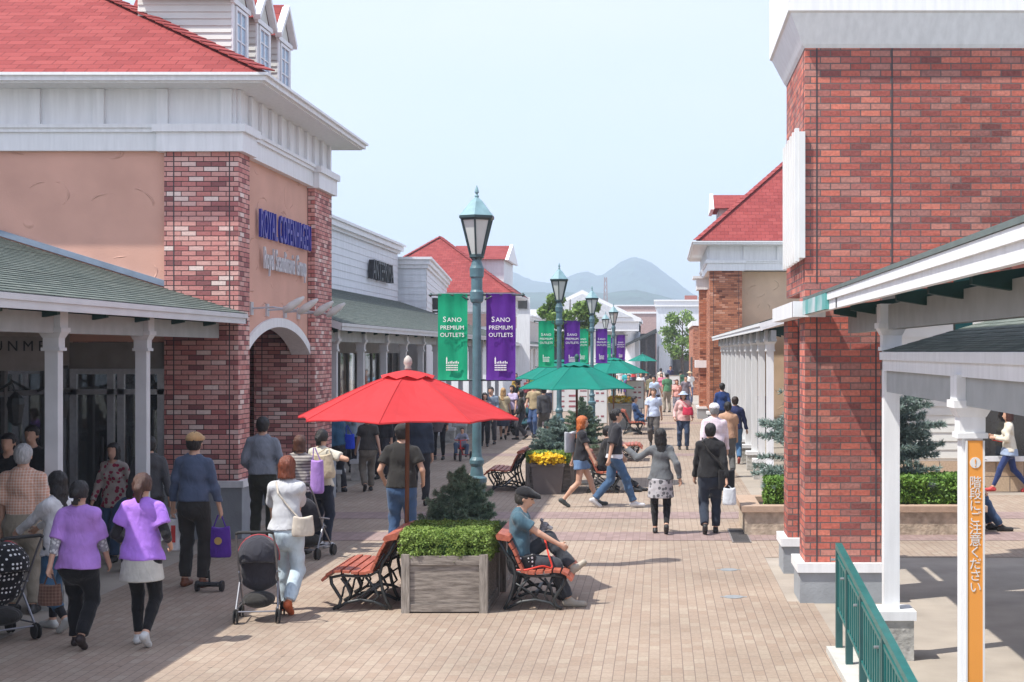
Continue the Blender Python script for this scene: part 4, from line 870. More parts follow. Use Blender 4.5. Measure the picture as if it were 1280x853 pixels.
def leaf_cloud(P, size, nrm=None, jit=.6, aspect=1.6):
    """one small quad leaf at each point"""
    n = len(P); a = rnd_unit(n) if nrm is None else nrm+rnd_unit(n)*jit; a /= np.linalg.norm(a, axis=1)[:, None]
    b = np.cross(a, rnd_unit(n)); b /= np.linalg.norm(b, axis=1)[:, None]; c = np.cross(a, b)
    s = (size*(.7+.6*np.random.rand(n)))[:, None]; b = b*s*.5*aspect; c = c*s*.5
    V = np.stack([P-b, P+c*.9, P+b, P-c*.9], 1).reshape(-1, 3); m = MB(); m.v = V; m.f = [(4*i, 4*i+1, 4*i+2, 4*i+3) for i in range(n)]; return m
def needles(P, D, ln, k=9, w=.006, spread=.9):
    """k thin needle blades around the direction D at each point"""
    n = len(P); P = np.repeat(P, k, 0); D = np.repeat(D, k, 0); L_ = ln*(.7+.5*np.random.rand(n*k))[:, None]
    d = D+rnd_unit(n*k)*spread; d /= np.linalg.norm(d, axis=1)[:, None]; q = np.cross(d, rnd_unit(n*k)); q /= np.linalg.norm(q, axis=1)[:, None]
    V = np.stack([P-q*w, P+q*w, P+d*L_], 1).reshape(-1, 3); m = MB(); m.v = V; m.f = [(3*i, 3*i+1, 3*i+2) for i in range(n*k)]; return m
def merge(*ms):
    o = MB(); vs = []; off = 0
    for m in ms:
        v = np.array(m.v, dtype=float); vs.append(v); o.f += [tuple(i+off for i in f) for f in m.f]; off += len(v)
    o.v = np.concatenate(vs); return o
def spruce(name, loc, label, h, r, mat, z0=.1, layers=9, dens=1.0, group='spruces', parent=None, trunk=True, k=9):
    t = thing(name, loc, label, 'tree', group); ms = []
    br = MB(); pts = []; dr = []
    for l in range(layers):
        f = l/(layers-1); z = z0+(h-z0)*(f**.9); rr = r*(1-f)**.8*(.9+.2*random.random())+.03; nb = max(5, int(14*(1-f)+6))
        for b in range(nb):
            a = random.random()*6.28; L_ = rr*(.75+.4*random.random()); up = .05+.35*f
            ns = max(3, int(L_/.05*dens))
            e = Vector((math.cos(a)*L_, math.sin(a)*L_, up*L_+random.uniform(-.05, .05))); br.tube([(0, 0, z), (e.x*.5, e.y*.5, z+e.z*.35), (e.x, e.y, z+e.z)], [.010, .007, .003], 4)
            for i in range(ns):
                u = (i+.5)/ns; sid = .22*L_*(1-u*.7)
                for q in range(3):
                    w_ = random.uniform(-1, 1)*sid; pts.append((e.x*u-math.sin(a)*w_, e.y*u+math.cos(a)*w_, z+e.z*(.35*u*2 if u < .5 else .35+(u-.5)*1.3)+random.uniform(-.02, .02)-abs(w_)*.15)); dr.append((math.cos(a)*.8-math.sin(a)*w_/max(sid, .01)*.6, math.sin(a)*.8+math.cos(a)*w_/max(sid, .01)*.6, .3))
    sc = .055 if r < .8 else .085
    m = needles(np.array(pts), np.array(dr), sc, k, sc*.12); build('crown', m, mat, t, fix=False)
    tr = MB(); tr.tube([(0, 0, 0), (0, 0, h*.5), (0, 0, h*.97)], [r*.06+.015, r*.04+.01, .006], 8); tr = merge(tr, br); build('trunk', tr, BARK, t)
    return t
def hedge(loc, label, sx, sy, sz, z, n, size=.03, cat='hedge', mat=None, name='clipped_hedge', round_=.5):
    t = thing(name, loc, label, cat, 'clipped hedges')
    u = rnd_unit(n); p = 3.2; q = np.abs(u)**(2/p)*np.sign(u); lump = 1+.035*np.sin(u[:, 0]*13+u[:, 1]*7)*np.sin(u[:, 1]*11+u[:, 2]*5)+.03*np.sin(u[:, 0]*23+3)*np.sin(u[:, 1]*19)
    rad = (1-np.random.rand(n)**1.5*.18)*lump+np.random.randn(n)*.015
    P = q/np.max(np.abs(q), axis=1)[:, None]**.6*rad[:, None]*np.array([sx/2, sy/2, sz/2]); P[:, 2] += z+sz/2
    build('foliage', leaf_cloud(P, size, u, 1.1), mat or HEDGE, t, fix=False)
    m = MB(); m.frus(0, 0, z, z+sz*.86, sx*.42, sy*.42, sx*.36, sy*.36); build('inner_twigs', m, plain('twigs', (.05, .10, .02), .9), t)
    return t
def flowers(t, rx, ry, z, n, mat, size=.045, hh=.09, cx=0, cy=0):
    a = np.random.rand(n)*6.28; r = np.sqrt(np.random.rand(n)); P = np.stack([cx+np.cos(a)*r*rx, cy+np.sin(a)*r*ry, z+np.random.rand(n)*hh+.05*(1-r*r)], 1)
    u = rnd_unit(n)*.5+np.array([0, -.3, .8]); ms = [leaf_cloud(P, size, u, .4, 1.1), leaf_cloud(P+np.random.randn(n, 3)*.008, size, u, .6, 1.1)]; build('blossom', merge(*ms), mat, t, fix=False)

# front planter
px0, px1, py0, py1 = SX(503, 119), SX(608, 119), SY(119), SY(119)+1.22
def wood_box(name, label, x0, x1, y0, y1, h, cat='planter', dark=False, group='wooden planters'):
    cx, cy = (x0+x1)/2, (y0+y1)/2; t = thing(name, (cx, cy, 0), label, cat, group); w, d = x1-x0, y1-y0
    for sy in (-1, 1):
        m = MB(); m.box(-w/2+.06, w/2-.06, sy*(d/2-.045), sy*(d/2-.015), .05, h-.03); build('panel', m, GWOOD, t)
        m = MB(); m.box(-w/2+.07, w/2-.07, sy*(d/2-.035), sy*(d/2+.004), .02, .10); build('rail', m, GWOOD, t)
        m = MB(); m.box(-w/2+.07, w/2-.07, sy*(d/2-.035), sy*(d/2+.003), h-.10, h-.005); build('rail', m, GWOOD, t)
    for sx in (-1, 1):
        m = MB(); m.box(sx*(w/2-.045), sx*(w/2-.015), -d/2+.06, d/2-.06, .05, h-.03); build('side_panel', m, GWOOD, t)
        m = MB(); m.box(sx*(w/2-.035), sx*(w/2+.004), -d/2+.07, d/2-.07, .02, .10); build('side_rail', m, GWOOD, t)
        m = MB(); m.box(sx*(w/2-.035), sx*(w/2+.003), -d/2+.07, d/2-.07, h-.10, h-.005); build('side_rail', m, GWOOD, t)
        for sy in (-1, 1):
            m = MB(); m.box(sx*(w/2-.075), sx*(w/2+.012), sy*(d/2-.075), sy*(d/2+.012), 0, h+.008); build('post', m, GWOODV, t)
    m = MB(); m.box(-w/2+.06, w/2-.06, -d/2+.06, d/2-.06, .1, h-.06); build('soil', m, plain('soil', (.03, .022, .016), .95, .3, 20, .5, 50), t)
    return t
wood_box('wooden_planter', 'grey weathered square wooden planter between the two front benches', px0, px1, py0, py1, .61)
wood_box('wooden_planter', 'dark wooden planter holding the bushy spruce behind the front hedge', px0+.0, px1+.05, py1+.2, py1+1.2, .60)
hedge(((px0+px1)/2-.01, py0+.60, .0), 'bright green clipped hedge overflowing the front planter', 1.0, 1.2, .34, .53, 30000, .019)
spruce('bushy_spruce', (SX(572, 108.5), py1+.68, .0), 'dark bushy dwarf spruce behind the clipped hedge', 1.33, .49, DSPRUCE, .54, 13, 2.0, k=22)
# second planter group
t = thing('flower_pot', (SX(684, 65), SY(65)+.3, 0), 'big tapered grey brown pot of yellow pansies', 'flower pot', 'flower pots')
m = MB(); m.lathe([(.26, 0), (.31, .55), (.34, .56), (.34, .60), (.30, .60), (.29, .52)], 4, rot=R(45)); 
m = MB(); m.frus(0, 0, 0, .54, .255, .255, .305, .305); m.box(-.33, .33, -.33, .33, .54, .60); build('pot', m, plain('taupe_pot', (.16, .135, .125), .7, .1, 4), t)
flowers(t, .36, .36, .60, 1300, YELLOW, .06, .15, 0, -.08)
hedge((SX(684, 65), SY(65)+.4, 0), 'loose green tuft behind the yellow pansies', .85, .6, .22, .60, 3500, .04)
wood_box('wooden_planter', 'wooden planter behind the yellow flower pot', SX(657, 64), SX(717, 64), SY(64)+.12, SY(64)+1.2, .62)
spruce('bushy_spruce', (SX(690, 64), SY(64)+.55, .0), 'blue green dwarf spruce behind the yellow pansies', 1.42, .55, SPRUCE, .55, 12, 1.7, k=18)
spruce('bushy_spruce', (SX(727, 53), SY(53), .0), 'darker spruce under the nearest green umbrella', 1.62, .62, DSPRUCE, .5, 12, 1.5, k=16)
wood_box('wooden_planter', 'wooden planter under the nearest green umbrella', SX(708, 53), SX(752, 53), SY(53)-.5, SY(53)+.5, .6)
t = thing('flower_patch', (SX(712, 55), SY(55), 0), 'yellow and orange flowers beside the lamp under the green umbrella', 'flowers', 'flower pots')
m = MB(); m.frus(0, 0, 0, .5, .25, .25, .3, .3); build('pot', m, plain('taupe_pot', (.16, .135, .125)), t); flowers(t, .3, .3, .52, 250, YELLOW, .07, .12); flowers(t, .3, .3, .52, 120, ORANGEF, .07, .14)
t = thing('flower_pot', (SX(775, 35), SY(35), 0), 'round grey pot with pale yellow flowers by the notice boards', 'flower pot', 'flower pots')
m = MB(); m.lathe([(.38, 0), (.44, .85), (.47, .87), (.47, .92), (.40, .92)], 24); build('pot', m, plain('grey_pot', (.32, .32, .30), .8), t, smooth=False); flowers(t, .45, .45, .93, 450, YELLOW, .09, .2); flowers(t, .45, .45, .9, 200, WHITEF, .09, .2)
# stone planter at right, its hedges and spruce
t = thing('stone_planter', (3.0, 23.6, 0), 'low split stone planter with smooth cap behind the brick pillar', 'planter')
X0, X1, Y0, Y1 = 1.27, 4.85, 22.78, 24.5
m = MB(); m.box(X0, X1, Y0, Y0+.2, 0, .35); m.box(X0, X1, Y1-.2, Y1, 0, .35); m.box(X0, X0+.2, Y0+.2, Y1-.2, 0, .35); m.box(X1-.2, X1, Y0+.2, Y1-.2, 0, .35); build('stone_wall', m, STONE, t, world=True)
m = MB(); m.box(X0-.05, X1+.05, Y0-.05, Y0+.24, .35, .44); m.box(X0-.05, X1+.05, Y1-.24, Y1+.05, .35, .44); m.box(X0-.05, X0+.24, Y0+.24, Y1-.24, .35, .44); m.box(X1-.24, X1+.05, Y0+.24, Y1-.24, .35, .44); build('coping', m, STONECAP, t, world=True)
m = MB(); m.box(X0+.2, X1-.2, Y0+.2, Y1-.2, .1, .36); build('soil', m, plain('soil', (.03, .022, .016)), t, world=True)
HG2 = leafmat('boxwood_leaf', (.06, .15, .02), (.20, .34, .06))
hedge((SX(981, 82), 23.4, 0), 'round green boxwood ball at the left end of the stone planter', .62, .7, .46, .38, 4500, .035, mat=HG2, name='boxwood_ball')
hedge((4.15, 23.45, 0), 'long low boxwood hedge in the right part of the stone planter', 1.55, .85, .5, .38, 9000, .035, mat=HG2)
spruce('blue_spruce', (3.02, 24.2, .2), 'tall blue spruce rising behind the near brick pillar', 3.3, 1.5, SPRUCE, .45, 22, 1.0, k=14)
# trees at the end of the street
def leafy_tree(loc, label, h, rx, rz, zc, n, size, seed, lean=0, group='leafy street trees'):
    rng = np.random.RandomState(seed); t = thing('leafy_tree', loc, label, 'tree', group); P = []; tr = MB(); tr.tube([(0, 0, 0), (.04*h*lean, 0, h*.3), (0, .05, h*.62), (.03, 0, h*.9)], [.13*h/6, .10*h/6, .06*h/6, .02], 8)
    cl = []
    for i in range(26):
        a = rng.rand()*6.28; z = zc+rz*(rng.rand()*2-1)*.85; f = math.sqrt(max(.05, 1-((z-zc)/rz)**2)); r = rx*f*(.35+.6*rng.rand()); c = np.array([math.cos(a)*r, math.sin(a)*r, z]); cl.append(c)
        zb = max(h*.25, z-.8*rng.rand()-.35); tr.tube([(0, 0, zb), (c[0]*.5, c[1]*.5, (zb+z)/2+.1), tuple(c)], [.035*h/6, .022*h/6, .008], 5)
    for c in cl:
        k = n//len(cl); u = rng.randn(k, 3); u /= np.linalg.norm(u, axis=1)[:, None]; P.append(c+u*(rng.rand(k, 1)**.5)*rx*.34*np.array([1, 1, .8]))
    build('crown', leaf_cloud(np.concatenate(P), size), LEAF, t, fix=False); build('trunk', tr, BARK, t); return t
leafy_tree((SX(853, 15), SY(15), 0), 'young leafy tree in front of the white block', 6.2, 1.75, 2.2, 4.0, 3200, .17, 4)
leafy_tree((SX(882, 16), SY(16), 0), 'second leafy tree half hidden by the orange brick shop', 5.2, 1.5, 1.6, 3.6, 1800, .17, 6)
leafy_tree((SX(712, 24), SY(24), 0), 'dense rounded tree between second lamp and temple front', 6.1, 1.5, 1.35, 4.4, 9000, .15, 9)
leafy_tree((-11.8, 48, 0), 'light green shrub seen through the left shop windows', 3.0, 1.1, 1.1, 1.6, 800, .1, 12)

# ---------------------------------------------------------------- stair rail
t = thing('stair_rail', (1.63, 13.8, 0), 'teal painted stair railing with close upright bars at lower right', 'railing')
def rz_(y): return .98-(13.87-y)*.0925
m = MB(); m.bar((1.63, 13.87, rz_(13.87)), (1.63, 6.0, rz_(6.0)), .06, .05); build('handrail', m, RAILGREEN, t, world=True)
m = MB(); m.bar((1.63, 13.85, rz_(13.87)-.56), (1.63, 6.0, rz_(6.0)-.56), .04, .03); build('rail', m, RAILGREEN, t, world=True)
m = MB(); m.bar((1.63, 13.85, rz_(13.87)-.09), (1.63, 6.0, rz_(6.0)-.09), .04, .03); build('rail', m, RAILGREEN, t, world=True)
for i in range(62):
    y = 13.82-i*.125
    m = MB(); m.box(1.615, 1.645, y-.02, y+.02, rz_(y)-.56, rz_(y)-.1); build('bar', m, RAILGREEN, t, world=True)
for y in (13.84, 13.1, 12.2, 11.0, 9.6, 8.2, 6.8):
    m = MB(); m.box(1.60, 1.66, y-.03, y+.03, .05, rz_(y)-.02); build('post', m, plain('post_green', (.03, .10, .10), .4), t, world=True)
    m = MB()
    m.lathe([(.012, -.04), (.012, .04)], 8, (1.63, y+.3, rz_(y)-.16), axis='x'); build('bolt', m, ALU, t, world=True)
# notice boards
def board(px, s, w_, h, lab, zb=.5):
    t = thing('notice_board', (SX(px, s), SY(s), 0), lab, 'sign', 'notice boards')
    m = MB(); m.box(-w_/2, w_/2, -.02, .02, zb, zb+h); build('board', m, OFFWHITE, t)
    f = MB(); f.box(-w_/2-.03, -w_/2, -.03, .03, 0, zb+h+.03); f.box(w_/2, w_/2+.03, -.03, .03, 0, zb+h+.03); f.box(-w_/2, w_/2, -.03, .03, zb+h, zb+h+.03); f.box(-w_/2, w_/2, -.03, .03, zb-.03, zb); build('frame', f, plain('board_frame', (.3, .25, .2), .5), t)
    k = MB(); random.seed(int(px))
    for i in range(4):
        for j in range(3):
            if random.random() < .8: k.box(-w_*.38+j*w_*.28, -w_*.38+j*w_*.28+w_*.17, -.026, -.021, zb+h*.15+i*h*.2, zb+h*.15+i*h*.2+h*random.uniform(.02, .08))
    build('print', k, plain('board_print', (.35, .12, .14), .6, .4, 8), t)
board(747, 37, .62, 1.3, 'white notice board left of the round grey flower pot', .35)
board(794, 35, .60, .95, 'white notice board right of the round grey flower pot', .75)
board(716, 33, 1.5, 1.0, 'white panel behind the nearest green umbrella', .5)
board(843, 26, .5, 1.0, 'small blue grey panel at the foot of the young tree', .6)
# ---------------------------------------------------------------- people: bodies and clothes as meshed distance fields
class Field:
    def __init__(s, lo, hi, res):
        s.lo = np.array(lo, dtype=np.float32); s.res = res; s.n = np.maximum(4, np.ceil((np.array(hi)-s.lo)/res).astype(int)+1)
        s.F = np.full(s.n, .2, dtype=np.float32)
    def grid(s, a, b):
        i0 = np.clip(np.floor((np.array(a)-s.lo)/s.res).astype(int), 0, s.n-1); i1 = np.clip(np.ceil((np.array(b)-s.lo)/s.res).astype(int)+1, 1, s.n)
        if np.any(i1 <= i0): return None, None
        g = np.stack(np.meshgrid(*[s.lo[k]+np.arange(i0[k], i1[k], dtype=np.float32)*s.res for k in range(3)], indexing='ij'), -1)
        return tuple(slice(i0[k], i1[k]) for k in range(3)), g
    def add(s, prim, k=.02, sub=False):
        fn, a, b = prim; m = .07; sl_, g = s.grid(np.array(a)-m, np.array(b)+m)
        if g is None: return
        d = fn(g); f = s.F[sl_]
        if sub: s.F[sl_] = np.maximum(f, -d)
        else:
            h = np.clip(.5+.5*(f-d)/k, 0, 1); s.F[sl_] = f*(1-h)+d*h-k*h*(1-h)
    def clip(s, fn):
        sl_, g = s.grid(s.lo, s.lo+s.n*s.res); s.F[sl_] = np.maximum(s.F[sl_], fn(g))
    def mesh(s):
        F_ = s.F; nx, ny, nz_ = F_.shape; S = F_ < 0
        if not S.any(): return None
        c = np.zeros((nx-1, ny-1, nz_-1, 3), np.float32); w = np.zeros((nx-1, ny-1, nz_-1), np.float32)
        off = [(0,0,0),(1,0,0),(0,1,0),(1,1,0),(0,0,1),(1,0,1),(0,1,1),(1,1,1)]
        g = lambda A, o: A[o[0]:nx-1+o[0], o[1]:ny-1+o[1], o[2]:nz_-1+o[2]]
        for i, j in ((0,1),(2,3),(4,5),(6,7),(0,2),(1,3),(4,6),(5,7),(0,4),(1,5),(2,6),(3,7)):
            a, b = g(F_, off[i]), g(F_, off[j]); x = (a < 0) != (b < 0)
            t = np.where(x, a/np.where(x, a-b, 1), 0)
            for k in range(3): c[..., k] += np.where(x, off[i][k]+(off[j][k]-off[i][k])*t, 0)
            w += x
        act = w > 0; idx = -np.ones(act.shape, int); idx[act] = np.arange(act.sum())
        I = np.argwhere(act); V = (I+c[act]/w[act][:, None])*s.res+s.lo; Q = []
        for ax in range(3):
            o = [0, 0, 0]; o[ax] = 1; u, v = (ax+1) % 3, (ax+2) % 3
            sh = [slice(1, -1)]*3; sh[ax] = slice(0, -1); sh2 = [slice(1, -1)]*3; sh2[ax] = slice(1, None)
            a, b = S[tuple(sh)], S[tuple(sh2)]; E = np.argwhere(a != b)
            if not len(E): continue
            fl = a[tuple(E.T)]; B = E.copy(); B[:, u] += 1; B[:, v] += 1     # B: the grid point in full indices
            def cell(du, dv): q = B.copy(); q[:, u] += du; q[:, v] += dv; return idx[tuple(q.T)]
            q = np.stack([cell(-1, -1), cell(0, -1), cell(0, 0), cell(-1, 0)], 1); q[~fl] = q[~fl][:, ::-1]; Q.append(q)
        return V, np.concatenate(Q)
def fmesh(name, fld, mat, parent, label=None):
    r = fld.mesh()
    if r is None: return None
    V, Q = r; me = bpy.data.meshes.new(name); me.vertices.add(len(V)); me.vertices.foreach_set('co', V.astype(np.float32).ravel())
    me.loops.add(len(Q)*4); me.loops.foreach_set('vertex_index', Q.astype(np.int32).ravel()); me.polygons.add(len(Q))
    me.polygons.foreach_set('loop_start', np.arange(len(Q), dtype=np.int32)*4); me.polygons.foreach_set('use_smooth', [True]*len(Q)); me.update(); me.validate()
    return link(name, me, mat, parent, label)
def wrinkle(f, amp):
    sl_, g = f.grid(f.lo, f.lo+f.n*f.res); x, y, z = g[..., 0], g[..., 1], g[..., 2]; o = float(f.lo[0]*7)
    f.F[sl_] += amp*(np.sin(21*z+9*x+5*np.sin(7*y+o))*np.sin(11*x-8*z+o)+.7*np.sin(34*z-17*y+11*x+o)*np.sin(9*z+3))
A_ = lambda p: np.array(p, dtype=np.float32)
def cap(a, b, ra, rb, flat=False):
    a, b = A_(a), A_(b); d = b-a; L2 = float(d@d)+1e-9; Ln = math.sqrt(L2)
    def fn(g):
        q = g-a; t0 = q@d/L2; t = np.clip(t0, 0, 1); r = np.linalg.norm(q-t[..., None]*d, axis=-1)-(ra+(rb-ra)*t)
        if flat: r = np.maximum(r, (t0-1)*Ln)
        return r
    R_ = max(ra, rb); return fn, np.minimum(a, b)-R_, np.maximum(a, b)+R_
def oval(a, b, ra, rb, M, dep=1.4, flat=False):
    """cone from a to b whose front-back depth is 1/dep of its width; M: 3x3, columns = right, front, up of that body part"""
    a, b = A_(a), A_(b); M = np.array(M, dtype=np.float32); d = (b-a)@M; L2 = float(d@d)+1e-9; Ln = math.sqrt(L2)
    def fn(g):
        q = (g-a)@M; t0 = q@d/L2; t = np.clip(t0, 0, 1); q = q-t[..., None]*d; q = q*np.array([1, dep, 1], dtype=np.float32)
        n = np.linalg.norm(q, axis=-1)-(ra+(rb-ra)*t); n = n*(1+1/dep)/2
        if flat: n = np.maximum(n, np.maximum(-t0*Ln, (t0-1)*Ln))
        return n
    R_ = max(ra, rb); return fn, np.minimum(a, b)-R_, np.maximum(a, b)+R_
def ell(c, r, M=np.eye(3)):
    c, r = A_(c), A_(r); M = np.array(M, dtype=np.float32)
    def fn(g): q = (g-c)@M/r; k = np.linalg.norm(q, axis=-1); return (k-1)*float(r.min())*(.6+.4*min(1, r.min()/r.max()*1.5))
    return fn, c-r.max(), c+r.max()
def rot(yaw=0, pitch=0, roll=0):
    """columns right, front, up; pitch > 0 leans forward, yaw > 0 turns left"""
    return np.array((Matrix.Rotation(R(yaw), 3, 'Z') @ Matrix.Rotation(R(-pitch), 3, 'X') @ Matrix.Rotation(R(roll), 3, 'Y')))
def ik(a, c, l1, l2, hint):
    a, c, hint = A_(a), A_(c), A_(hint); d = c-a; D = float(np.linalg.norm(d)); D2 = min(D, (l1+l2)*.998); u = d/max(D, 1e-6); c = a+u*D2
    x = (l1*l1-l2*l2+D2*D2)/(2*D2); h = math.sqrt(max(0, l1*l1-x*x)); n = hint-u*float(hint@u); n = n/max(1e-6, np.linalg.norm(n)); return a+u*x+n*h, c
_skin = plain('skin', (.56, .33, .23), .5, .06, 6, .1, 30); SKINS = [_skin, plain('skin_warm', (.50, .28, .19), .5, .06, 6, .1, 30), plain('skin_pale', (.62, .40, .30), .5, .05, 6, .1, 30)]
EYE = plain('eye_dark', (.015, .012, .01), .3); LIP = plain('lips', (.40, .14, .12), .5)
def hairmat(c): return plain('hair_%.2f_%.2f_%.2f' % c, c, .45, .3, 30, .5, 90, spec=.5, stretch=(3, 3, .5))
BLK = (.012, .010, .010)
PEOPLE = []
def person(X, Y, face, label, h=1.68, res=.02, female=False, pose='stand', phase=1, stride=.27, lean=3, head=(0, 0), handL=None, handR=None, footL=None, footR=None, pelvis=None,
           top=('tee', (.5, .5, .5)), bottom=('trousers', (.05, .05, .07)), leggings=None, shoes=(.03, .03, .03), hair=('short', BLK), hat=None, open_top=None, z0=0.0, skin=0, bulk=1.0, group=None, kneeL=None, kneeR=None, hem=.90, elbL=None, elbR=None, curl=.5):
    k = h/1.70; S_ = lambda p: A_(p)*k; res = res
    tor = rot(0, lean); hipz = .92
    # feet
    if pose == 'walk':
        fL, fR = (-.085, stride*phase, .085), (.085, -stride*phase, .085)
        if phase > 0: fR = (fR[0], fR[1], .15)
        else: fL = (fL[0], fL[1], .15)
        pz = .905; hl, hr = (-.235, -.17*phase+.03, .84), (.235, .17*phase+.03, .84)
        pitL, pitR = (0, 38) if phase > 0 else (38, 0)
    else:
        fL, fR = (-.11, .03, .085), (.11, -.03, .085); pz = .93; hl, hr = (-.225, .04, .81), (.225, .05, .81); pitL = pitR = 0
    if pose == 'sit': fL, fR = (-.11, .42, .085), (.11, .45, .085); pz = .50; hl, hr = (-.12, .33, .60), (.12, .33, .60)
    fL = footL or fL; fR = footR or fR; pel = A_(pelvis or (0, 0, pz)); hl = handL or hl; hr = handR or hr
    def T(p): return (pel+tor@(A_(p)-A_((0, 0, .93))))*k          # a torso point given in standing coordinates
    hw = .088 if not female else .092; sw = (.163 if not female else .143)*(.5+.5*bulk)
    hipL, hipR = (pel+A_((-hw, 0, -.03)))*k, (pel+A_((hw, 0, -.03)))*k
    shL, shR = T((-sw, -.01, 1.378)), T((sw, -.01, 1.378))
    aL, aR = S_(fL), S_(fR); kh = A_((0, 1, .15))
    kL, aL = ik(hipL, aL, .42*k, .415*k, kneeL or (-.08, 1, .15)); kR, aR = ik(hipR, aR, .42*k, .415*k, kneeR or (.08, 1, .15))
    wL, wR = S_(hl), S_(hr)
    eL, wL = ik(shL, wL, .275*k, .245*k, elbL or (-.5, -1, -.4)); eR, wR = ik(shR, wR, .275*k, .245*k, elbR or (.5, -1, -.4))
    HM = rot(head[0], head[1]); nb = T((0, -.012, 1.43)); hb = nb+(HM@A_((0, .012, .075)))*k; hc = nb+(HM@A_((0, .022, .165)))*k
    def Hd(p): return hc+(HM@A_(p))*k
    B_ = bulk
    tors = [('p', (0, 0, .90), (0, 0, .98), .158*B_, .150*B_, 1.40), ('w', (0, 0, .98), (0, .0, 1.13), .145*B_, .132*B_, 1.35), ('c', (0, 0, 1.14), (0, -.005, 1.32), .138*B_, .150*B_, 1.42), ('s', (0, -.01, 1.33), (0, -.01, 1.40), .148*B_, .10*B_, 1.6)]
    if female: tors = [('p', (0, -.01, .88), (0, -.005, .98), .165*B_, .148*B_, 1.38), ('w', (0, 0, .99), (0, .0, 1.13), .132*B_, .115*B_, 1.32), ('c', (0, 0, 1.14), (0, -.005, 1.32), .120*B_, .135*B_, 1.40), ('s', (0, -.01, 1.33), (0, -.01, 1.40), .13*B_, .085*B_, 1.6)]
    allp = np.array([hipL, hipR, shL, shR, kL, kR, aL, aR, eL, eR, wL, wR, hc]); lo = allp.min(0)-.30*k; hi = allp.max(0)+.30*k; lo[2] = -.03
    def torso(f, o=0, parts='pwcs', shr=True):
        for nm, a, b, ra, rb, dp in tors:
            if nm in parts: f.add(oval(T(a), T(b), (ra)*k+o, rb*k+o, tor, dp), .03)
        if 's' in parts and shr:
            f.add(cap(T((-sw+.02, -.01, 1.372)), T((0, -.012, 1.405)), .050*k+o, .052*k+o), .04); f.add(cap(T((sw-.02, -.01, 1.372)), T((0, -.012, 1.405)), .050*k+o, .052*k+o), .04)
        if female and 'c' in parts:
            for s in (-1, 1): f.add(ell(T((s*.065, .075, 1.25)), A_((.06, .055, .06))*k+o, tor), .03)
    # ---- body
    f = Field(lo, hi, res)
    torso(f, -.004)
    f.add(cap(T((0, -.01, 1.40)), hb, .056*k, .052*k), .03)
    f.add(ell(Hd((0, -.005, .03)), A_((.075, .095, .088))*k, HM), .01); f.add(ell(Hd((0, .025, -.03)), A_((.056, .066, .078))*k, HM), .025)
    f.add(cap(Hd((0, .092, .0)), Hd((0, .108, -.028)), .010*k, .014*k), .012); f.add(cap(Hd((-.018, .088, -.062)), Hd((.018, .088, -.062)), .008*k, .008*k), .01)
    for s in (-1, 1): f.add(ell(Hd((s*.076, -.008, -.005)), A_((.012, .02, .032))*k, HM), .006)
    for sh, e, w_ in ((shL, eL, wL), (shR, eR, wR)):
        f.add(cap(sh, e, .043*k*B_, .036*k), .03); f.add(cap(e, w_, .037*k, .024*k), .01)
    for sd, e, w_ in ((-1, eL, wL), (1, eR, wR)):       # hands: palm, four bent fingers, thumb
        d = w_-e; d = d/np.linalg.norm(d); side = np.cross(d, A_((sd, .25, 0))); side = side/max(1e-5, np.linalg.norm(side)); nrm = np.cross(side, d)
        if nrm[0]*sd > 0: nrm = -nrm
        if side[1] < 0: side = -side
        pe = w_+d*.075*k; fr = max(.0085, res*.62) if res < .016 else .011
        f.add(cap(w_+d*.01, pe-side*.014*k, .022*k, .021*k), .012); f.add(cap(w_+d*.01, pe+side*.016*k, .022*k, .020*k), .012)
        for q, ln in ((-1.5, .055), (-.5, .068), (.5, .072), (1.5, .064)):
            b0 = pe+side*q*.019*k; m1 = b0+(d*(1-.3*curl)+nrm*curl*.8)*ln*.55*k; m2 = m1+(d*(1-curl)+nrm*curl*1.3)*ln*.5*k
            f.add(cap(b0, m1, fr*k, fr*k), .004); f.add(cap(m1, m2, fr*k, fr*.85*k), .004)
        t0 = w_+d*.03*k+side*.022*k; t1 = t0+(d*.6+side*.7+nrm*.25)*.04*k; f.add(cap(t0, t1, .012*k, fr*k), .006); f.add(cap(t1, t1+(d*.9+nrm*.3)*.03*k, fr*k, fr*.9*k), .004)
    for hp, kn, an in ((hipL, kL, aL), (hipR, kR, aR)):
        f.add(cap(hp, kn, .080*k*B_, .052*k), .04); m_ = kn+(an-kn)*.35+A_((0, -.012, 0)); f.add(cap(kn, m_, .050*k, .052*k), .02); f.add(cap(m_, an, .050*k, .033*k), .02)
    feet = []
    for an, pt, kn in ((aL, pitL, kL), (aR, pitR, kR)):
        shin = (an-kn)/np.linalg.norm(an-kn); fw = np.cross(np.cross(shin, A_((0, 1, 0))), shin) if pose == 'sit' and an[2] > .2 else A_((0, math.cos(R(pt)), -math.sin(R(pt))))
        fw = fw/np.linalg.norm(fw); up = A_((0, math.sin(R(pt)), math.cos(R(pt)))); heel = an-fw*.035*k-up*.045*k; toe = an+fw*.165*k-up*.055*k
        if toe[2] < .03: toe[2] = .03
        if heel[2] < .032: heel[2] = .032
        feet.append((heel, toe, an, fw)); f.add(cap(heel, toe, .032*k, .026*k), .02); f.add(cap(an, (heel+toe)/2, .033*k, .03*k), .02)
    root = fmesh('person', f, [SKINS[skin], EYE, LIP], None)
